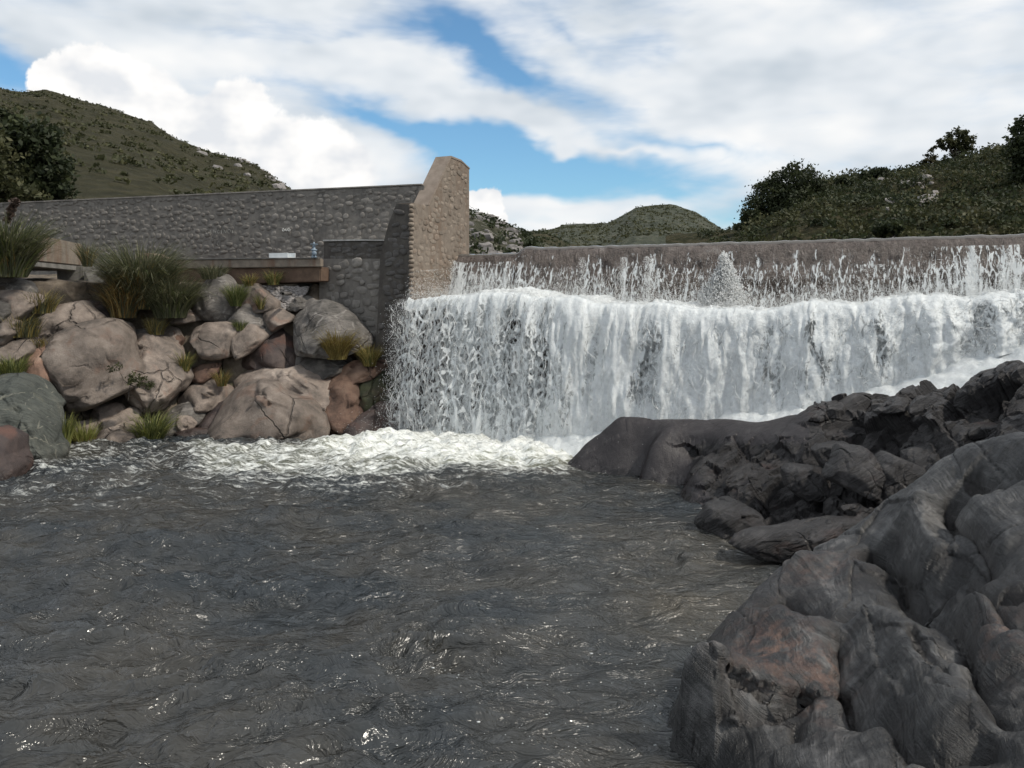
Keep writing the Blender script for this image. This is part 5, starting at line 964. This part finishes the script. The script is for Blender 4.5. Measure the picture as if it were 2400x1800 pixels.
def tree(name, base, limbs, blobs_, n, leaf, mat, label, cat='tree', group=None, trunk_r=.12, seed=0, clump=.22, shell=.5):
    r = np.random.default_rng(seed); base = np.array(base, float); root = empty(name, tuple(base)); tag(root, label, cat, group)
    parts = []
    for pts in limbs:
        pts = np.array(pts, float); k = np.linspace(0, len(pts)-1, 9); P2 = np.stack([np.interp(k, np.arange(len(pts)), pts[:,j]) for j in range(3)], 1); P2 += r.normal(0, .02, P2.shape)*np.linspace(0, 1, 9)[:,None]
        parts.append(tubes(P2[None], (trunk_r*np.linspace(1, .25, 9))[None]*np.linalg.norm(pts[-1]-pts[0])/np.linalg.norm(np.array(limbs[0][-1])-np.array(limbs[0][0])+1e-6), 7))
    V, F = merge(parts); mesh('trunk', V, F, M['bark'], root)
    C, j = crown_points(blobs_, n, r, clump, shell); V, F = leaves(C, leaf, r); sh = np.clip(np.repeat(r.random(j.max()+1)[j]*.6+r.random(n)*.4, 4), 0, 1)
    mesh('crown', V, F, mat, root, False, {'shade': sh}); return root
def pxb(px, py, Y, rx, ry, base, rd=None):          # ellipsoid given by its picture extent, relative to a base
    x, y, z = P(px, py, Y); return ((x-base[0], y-base[1], z-base[2]), (rx/FOC*Y, (rd or rx)/FOC*Y, ry/FOC*Y))
def simple_tree(name, px, pyb, Y, bl, n, leaf, mat, label, seed, group=None, cat='tree', tr=.12, clump=.22, shell=.5):
    b = P(px, pyb, Y); bs = [pxb(a, c, Y+dy, rx, ry, b) for a, c, rx, ry, dy in bl]
    limbs = [[(0,0,-.3), (0.05,0,.3*bs[0][0][2]), tuple(np.array(bs[0][0])*.95)]]+[[(0,0,.05), tuple(np.array(q[0])*.5+np.array([0,0,-.05])), q[0]] for q in bs[1:]]
    return tree(name, b, limbs, bs, n, leaf, mat, label, cat, group, tr, seed, clump, shell)
simple_tree('broad_tree', 1835, 545, 48, [(1860,425,45,38,0),(1810,450,40,30,.5),(1790,490,45,30,0),(1900,425,32,34,0),(1850,480,60,40,-.4),(1915,470,30,36,0)], 15000, .085, M['leaf_dark'], 'biggest dark tree on the right, behind the weir crest', 401, tr=.18, shell=.35)
simple_tree('round_tree', 1755, 550, 47, [(1757,512,24,20,0),(1738,532,18,14,0),(1785,530,22,16,0)], 4200, .075, M['leaf_dark'], 'small dark round tree at the left foot of the biggest tree', 402, shell=.3)
simple_tree('ridge_tree', 2238, 368, 58, [(2240,325,34,22,0),(2222,335,20,24,0),(2262,330,24,24,0),(2240,345,30,18,0)], 2600, .10, M['leaf_green'], 'lone airy tree on the skyline of the right slope', 403, clump=.16, shell=.5)
simple_tree('ridge_shrub', 2180, 385, 57, [(2178,368,14,18,0),(2190,352,8,12,0),(2168,378,10,10,0)], 700, .08, M['leaf_dry'], 'thin bare-looking shrub left of the lone skyline tree', 404, cat='shrub', tr=.05)
simple_tree('edge_tree', 2420, 470, 42, [(2420,310,40,40,0),(2400,350,36,40,0),(2415,410,46,60,0),(2450,330,60,70,0)], 9000, .10, M['leaf_dark'], 'tall dark tree cut by the right picture edge', 405, tr=.2, shell=.35)
B_ = [(2060,405,22,16,'rounded dark bush on the skyline nearest the biggest tree',54),(2030,415,16,14,'smaller dark bush touching the rounded skyline bush',54),(1980,425,24,12,'flat low bush between the biggest tree and the skyline bushes',52),
      (2190,525,60,34,'bright olive bush low on the right slope above the weir',36),(2040,465,50,44,'big dark bush in the middle of the right slope',44),(1965,490,44,36,'dark bush just right of the biggest tree',44),(2120,470,34,24,'grey-green bush beside the pale rocks on the slope',46),
      (2260,480,38,26,'brownish bush on the upper right slope',44),(2340,500,46,34,'dark bush low at the right below the edge tree',38),(2080,535,36,16,'low bush right behind the weir crest',34),(1940,535,40,18,'low dark bush behind the weir crest under the tree',38),(2300,415,40,26,'dark green bush below the skyline right of the lone tree',50)]
for i, (px, py, rx, ry, lab, Y) in enumerate(B_):
    simple_tree('bush', px, py+ry, Y, [(px,py,rx*.8,ry*.8,0),(px-rx*.4,py+ry*.25,rx*.5,ry*.6,0),(px+rx*.4,py+ry*.2,rx*.5,ry*.65,-.2)], 2600, .075, M['leaf_green' if i in (3,6) else 'leaf_dry' if i in (7,) else 'leaf_dark'], lab, 420+i, 'bushes on the right slope', 'bush', .05, .25, .45)
def scrub(name, H, pr, tr_, n, size, leaf, mat, label, per=40, seed=0):
    r = np.random.default_rng(seed); px = r.uniform(*pr, n); t = r.uniform(*tr_, n); c = sample(H, px, t); s = size*r.uniform(.4, 1.3, n); C = np.repeat(c, per, 0); d = r.normal(size=(n*per, 3)); d /= np.linalg.norm(d, axis=1, keepdims=True); d[:,2] = np.abs(d[:,2])*.8
    C = C+d*np.repeat(s, per)[:,None]*r.uniform(.5, 1.05, (n*per, 1)); V, F = leaves(C, leaf, r); sh = np.clip(np.repeat(np.repeat(r.random(n), per)*.65+r.random(n*per)*.35, 4), 0, 1)
    tag(mesh(name, V, F, mat, None, False, {'shade': sh}), label, 'scrub', kind='stuff')
scrub('slope_scrub', RH, (1750, 2500), (.05, 1.0), 380, .7, .10, M['leaf_green'], 'dry scrub and tufts covering the right slope', 60, 3)
scrub('slope_undergrowth', RH, (1750, 2500), (.02, 1.0), 260, .9, .10, M['leaf_dark'], 'dark undergrowth covering the right slope', 70, 4)
scrub('crest_scrub', RH, (1640, 1800), (.2, 1.0), 50, .5, .08, M['leaf_dark'], 'low dark scrub beyond the weir left of the tree', 60, 14)
scrub('hill_scrub', LH, (-300, 700), (.12, .99), 1300, .6, .2, M['leaf_green'], 'scattered low scrub on the left hill', 16, 5)
scrub('rocky_scrub', RH2, (1060, 1260), (.2, 1.0), 160, 1.2, .3, M['leaf_dark'], 'dark scrub among the rocks of the far hill', 24, 6)
scrub('middle_scrub', MH, (1180, 1330), (.3, 1.0), 160, 1.0, .35, M['leaf_dark'], 'dark scrub on the middle hill', 16, 7)
scrub('mountain_scrub', FM, (1200, 1720), (.35, .98), 900, 2.6, .8, M['leaf_green'], 'low scrub dotted over the far mountain', 10, 17)
def hill_rocks(name, H, pr, tr_, n, size, label, seed):
    r = np.random.default_rng(seed); V0, F0 = ICO[2]; parts = []
    for i in range(n):
        c = sample(H, r.uniform(*pr), r.uniform(*tr_)); s = size*r.uniform(.3, 1.2)
        V = np.sign(V0)*np.abs(V0)**.8*np.array([1.1,.8,.8])*s*(1+.5*perlin(V0*1.2+i*3, 5)[:,None]); parts.append((V+c, F0))
    V, F = merge(parts); tag(mesh(name, V, F, M['gravel'], None, False), label, 'rocks', kind='stuff')
hill_rocks('rocky_outcrops', RH2, (1080, 1215), (.25, .96), 90, .9, 'pale rock outcrops on the hill beside the pier', 8)
hill_rocks('slope_outcrops', RH, (2070, 2200), (.3, .8), 34, .35, 'pale rocks scattered on the right slope', 9)
hill_rocks('slope_gravel', RH, (2040, 2100), (.05, .25), 40, .16, 'pale rubble low on the right slope', 19)
hill_rocks('hill_outcrops', LH, (430, 660), (.3, .9), 40, .8, 'pale rocks on the left hill near the wall', 10)
# tree masses behind the wing wall at the left
simple_tree('thorn_tree', 40, 520, 34, [(60,330,70,50,0),(110,400,55,50,0),(30,420,60,60,.5),(100,460,60,40,0),(20,290,30,30,0)], 9000, .12, M['leaf_dark'], 'dark tree behind the wing wall at the far left', 441, tr=.2, shell=.35)
simple_tree('olive_tree', -40, 520, 31, [(-30,400,70,60,0),(10,450,50,50,0),(-60,330,60,60,0),(60,470,50,30,0)], 7000, .11, M['leaf_green'], 'lighter olive tree cut by the left edge behind the wall', 442, tr=.2, shell=.35)
# ---- grasses
def grass(name, base, n, h, spread, droop, mats, label, seed, width=.012, lean=(0, 0), fan=1.0, cat='grass', group='grass tufts on the left bank', seg=6):
    r = np.random.default_rng(seed); base = np.array(base); root = empty(name, tuple(base)); tag(root, label, cat, group)
    for mi, (mat, share, hk) in enumerate(mats):
        k = int(n*share); az = r.uniform(0, 2*np.pi, k); rb = spread*np.sqrt(r.random(k)); bx, by = rb*np.cos(az), rb*np.sin(az); L = h*hk*r.uniform(.55, 1.1, k); out = az+r.normal(0, .5, k)
        th0 = r.uniform(.02, .5, k)*fan; dr = droop*r.uniform(.4, 1.3, k); s = np.linspace(0, 1, seg); th = th0[:,None]+dr[:,None]*s[None]**1.5; dl = L[:,None]/(seg-1)
        rr = np.concatenate([np.zeros((k, 1)), np.cumsum(np.sin(th[:,:-1])*dl, 1)], 1); zz = np.concatenate([np.zeros((k, 1)), np.cumsum(np.cos(th[:,:-1])*dl, 1)], 1)
        X = bx[:,None]+rr*np.cos(out)[:,None]+lean[0]*zz; Y = by[:,None]+rr*np.sin(out)[:,None]+lean[1]*zz
        c = np.stack([X, Y, zz], -1); tw = out+np.pi/2+r.normal(0, .6, k); wv = np.stack([np.cos(tw), np.sin(tw), np.zeros(k)], -1)[:,None,:]*(width*r.uniform(.6, 1.3, k))[:,None,None]*(1-s**2*.93)[None,:,None]
        V = np.stack([c-wv, c+wv], 2).reshape(-1, 3); b0 = (np.arange(k)*seg*2)[:,None]; j = (np.arange(seg-1)*2)[None]; F = np.stack([b0+j, b0+j+1, b0+j+3, b0+j+2], -1).reshape(-1, 4)
        mesh('blades', V, F, M[mat], root, True, {'shade': np.repeat(r.random(k), seg*2)})
    return root
def gpos(px, py, dy=0.0): Y = float(bank_y(px, py))+dy; return P(px, py, Y)
pg = 'pampas clumps on the left bank'
grass('pampas_grass', gpos(330, 725, -.1), 3600, 1.85, .38, 1.9, [('grass_dull',.72,1),('grass_green',.12,.9),('grass_dry',.16,.72)], 'big drooping pampas clump with dry orange middle in front of the wall', 501, .011, group=pg)
grass('pampas_grass', gpos(15, 650, -.4), 2400, 1.55, .38, 1.7, [('grass_dull',.6,1),('grass_green',.3,.95),('grass_dry',.1,.5)], 'tall green pampas clump at the left picture edge beside the culvert', 502, .011, group=pg)
grass('pampas_grass', gpos(400, 745, -.35), 1700, 1.25, .34, 1.9, [('grass_dull',.85,1),('grass_green',.15,.9)], 'shorter drooping green clump spilling right of the big pampas', 503, .010, group=pg)
grass('pampas_grass', gpos(290, 745, -.2), 900, 1.1, .28, 1.7, [('grass_dry',.5,1),('grass_dull',.5,.9)], 'brown dry clump at the left foot of the big pampas', 504, .009, group=pg)
def plume(base, h, lean, label, seed):
    r = np.random.default_rng(seed); root = empty('pampas_plume', base); tag(root, label, 'grass plume'); s = np.linspace(0, 1, 9); P2 = np.stack([lean*s**1.6*h, 0*s, s*h], 1); V, F = tubes(P2[None], np.full((1, 9), .008), 5); mesh('stalk', V, F, M['grass_dry'], root, True, {'shade': np.full(len(V), .4)})
    C = np.repeat(P2[5:], 120, 0)+r.normal(0, .03, (480, 3)); V, F = leaves(C, .05, r, up=1.0); mesh('plume', V, F, M['plume'], root, False, {'shade': np.repeat(r.random(480)*.5, 4)})
plume(gpos(2, 585, -.3), 1.05, .30, 'pinkish brown pampas plume above the left edge clump', 510)
T_ = [(262,1043,-.35,380,.55,.10,1.0,[('grass_lime',.8,1),('grass_dry',.2,.5)],'left one of two lime green grass tufts at the waterline',.0,.3),]
grass('grass_tuft', gpos(150, 1052, -.55), 330, .72, .10, .5, [('grass_lime',.7,1),('grass_green',.3,1)], 'upright lime green tuft at the waterline beside the green-grey rock', 511, .009, fan=.55)
grass('grass_tuft', gpos(197, 1056, -.45), 360, .62, .14, .7, [('grass_lime',.75,1),('grass_dry',.25,.6)], 'yellow-green tuft at the waterline with rusty base', 512, .009, fan=.9)
grass('grass_tuft', gpos(350, 1046, -.4), 800, .88, .20, 1.5, [('grass_green',.7,1),('grass_lime',.3,.9)], 'bushy green tuft leaning over the water left of the dome boulder', 513, .008, lean=(.12,0))
grass('grass_tuft', gpos(790, 842, -.55), 1100, .85, .22, 1.6, [('grass_gold',.8,1),('grass_dry',.2,.8)], 'large golden tuft growing on the biggest grey slab', 514, .008)
grass('grass_tuft', gpos(866, 858, -.4), 420, .60, .14, 1.4, [('grass_gold',.7,1),('grass_green',.3,.9)], 'smaller golden tuft nearest the waterfall', 515, .007)
grass('grass_tuft', gpos(553, 718, -.45), 420, .62, .12, 1.2, [('grass_green',1,1)], 'spiky green tuft between the tall grey slab and the tan boulder', 516, .008)
grass('grass_tuft', gpos(612, 725, -.35), 200, .45, .07, .8, [('grass_green',.6,1),('grass_dry',.4,.8)], 'thin green tuft in the crack of the tan boulder', 517, .006)
grass('grass_tuft', gpos(30, 885, -.4), 420, .55, .2, 1.2, [('grass_green',.6,1),('grass_lime',.4,.9)], 'green tuft at the left beside the rusty orange boulder', 518, .008)
grass('grass_tuft', gpos(50, 790, -.1), 600, .55, .32, 1.3, [('grass_gold',.4,1),('grass_dull',.6,1)], 'yellowish grass between the left edge rocks', 519, .008)
grass('grass_tuft', gpos(95, 735, -.1), 500, .6, .28, 1.4, [('grass_dull',.6,1),('grass_gold',.4,1)], 'tangled dull grass below the culvert opening', 520, .008)
grass('grass_tuft', gpos(100, 820, -.2), 380, .35, .24, 1.2, [('grass_gold',.6,1),('grass_dull',.4,1)], 'dry grass along the foot of the flat-topped tan boulder', 521, .007)
grass('grass_tuft', gpos(365, 785, -.3), 380, .5, .16, 1.3, [('grass_dull',.6,1),('grass_gold',.4,1)], 'dull tuft above the smooth rounded boulder', 522, .007)
grass('grass_tuft', gpos(430, 870, -.35), 330, .5, .13, 1.3, [('grass_green',.5,1),('grass_gold',.5,1)], 'green and yellow tuft right of the smooth rounded boulder', 523, .007)
grass('grass_tuft', gpos(520, 905, -.2), 220, .45, .10, 1.4, [('grass_dry',.6,1),('grass_green',.4,1)], 'brownish tuft above the dome boulder', 524, .006)
grass('grass_tuft', gpos(585, 672, -.1), 300, .40, .12, 1.7, [('grass_dry',.5,1),('grass_green',.5,1)], 'hanging tuft under the left part of the channel', 525, .006)
grass('grass_tuft', gpos(640, 668, -.1), 340, .45, .13, 1.7, [('grass_green',.7,1),('grass_dry',.3,1)], 'green tuft hanging under the channel beside the dark hollow', 526, .006)
grass('grass_tuft', gpos(205, 625, -.1), 260, .7, .10, 1.0, [('grass_dull',.7,1),('grass_dry',.3,.8)], 'slender tuft at the right end of the culvert beam', 527, .007)
grass('grass_tuft', gpos(500, 655, -.2), 420, .45, .26, 1.5, [('grass_dull',1,1)], 'low dull grass at the foot of the channel end block', 528, .007)
grass('grass_tuft', gpos(563, 775, -.45), 220, .3, .10, 1.2, [('grass_green',1,1)], 'leafy green tuft between the rounded boulder and the wedge', 529, .008)
simple_tree('leafy_twig', 300, 905, 17.9, [(310,890,22,12,-.2),(275,860,20,14,-.1),(345,900,18,12,-.3)], 420, .03, M['leaf_green'], 'thin leafy branch drooping over the biggest boulder', 530, cat='shrub', tr=.012, clump=.3, shell=.2)
# ---- spray mist at the foot of the fall
def build_mist():
    m = bpy.data.materials.new('spray_mist'); m.use_nodes = True; t = m.node_tree; t.nodes.clear(); n = NT(t); out = n.new('ShaderNodeOutputMaterial'); vol = n.new('ShaderNodeVolumePrincipled')
    vol.inputs['Color'].default_value = (.99,.99,1,1); vol.inputs['Anisotropy'].default_value = .2; x, y, z = n.sep(n.pos())
    al = (x-C0[0])*DE[0]+(y-C0[1])*DE[1]; bb = (x-C0[0])*DN[0]+(y-C0[1])*DN[1]
    hgt = z-((al-1.0)*.16)
    puff = n.noise(n.pos(), .9, 2, .6).smooth(.40, .66)
    d = (hgt*-1.25)._m('EXPONENT')*((((bb-3.7)*(bb-3.7))*-1.6)._m('EXPONENT'))*puff*al.smooth(-.8, .6)*z.smooth(3.3, 2.2)*MIST
    n.put(vol.inputs['Density'], d); t.links.new(vol.outputs[0], out.inputs['Volume'])
    c = [Dp(a, b, z) for z in (-.3, 3.5) for a, b in ((-.9,2.7),(15.2,2.7),(15.2,5.6),(-.9,5.6))]
    o = poly('spray_mist', c, [(3,2,1,0),(4,5,6,7),(0,1,5,4),(1,2,6,5),(2,3,7,6),(3,0,4,7)], m); tag(o, 'pale mist hanging at the foot of the waterfall', 'mist', kind='stuff')
MIST = 7.0
build_mist()
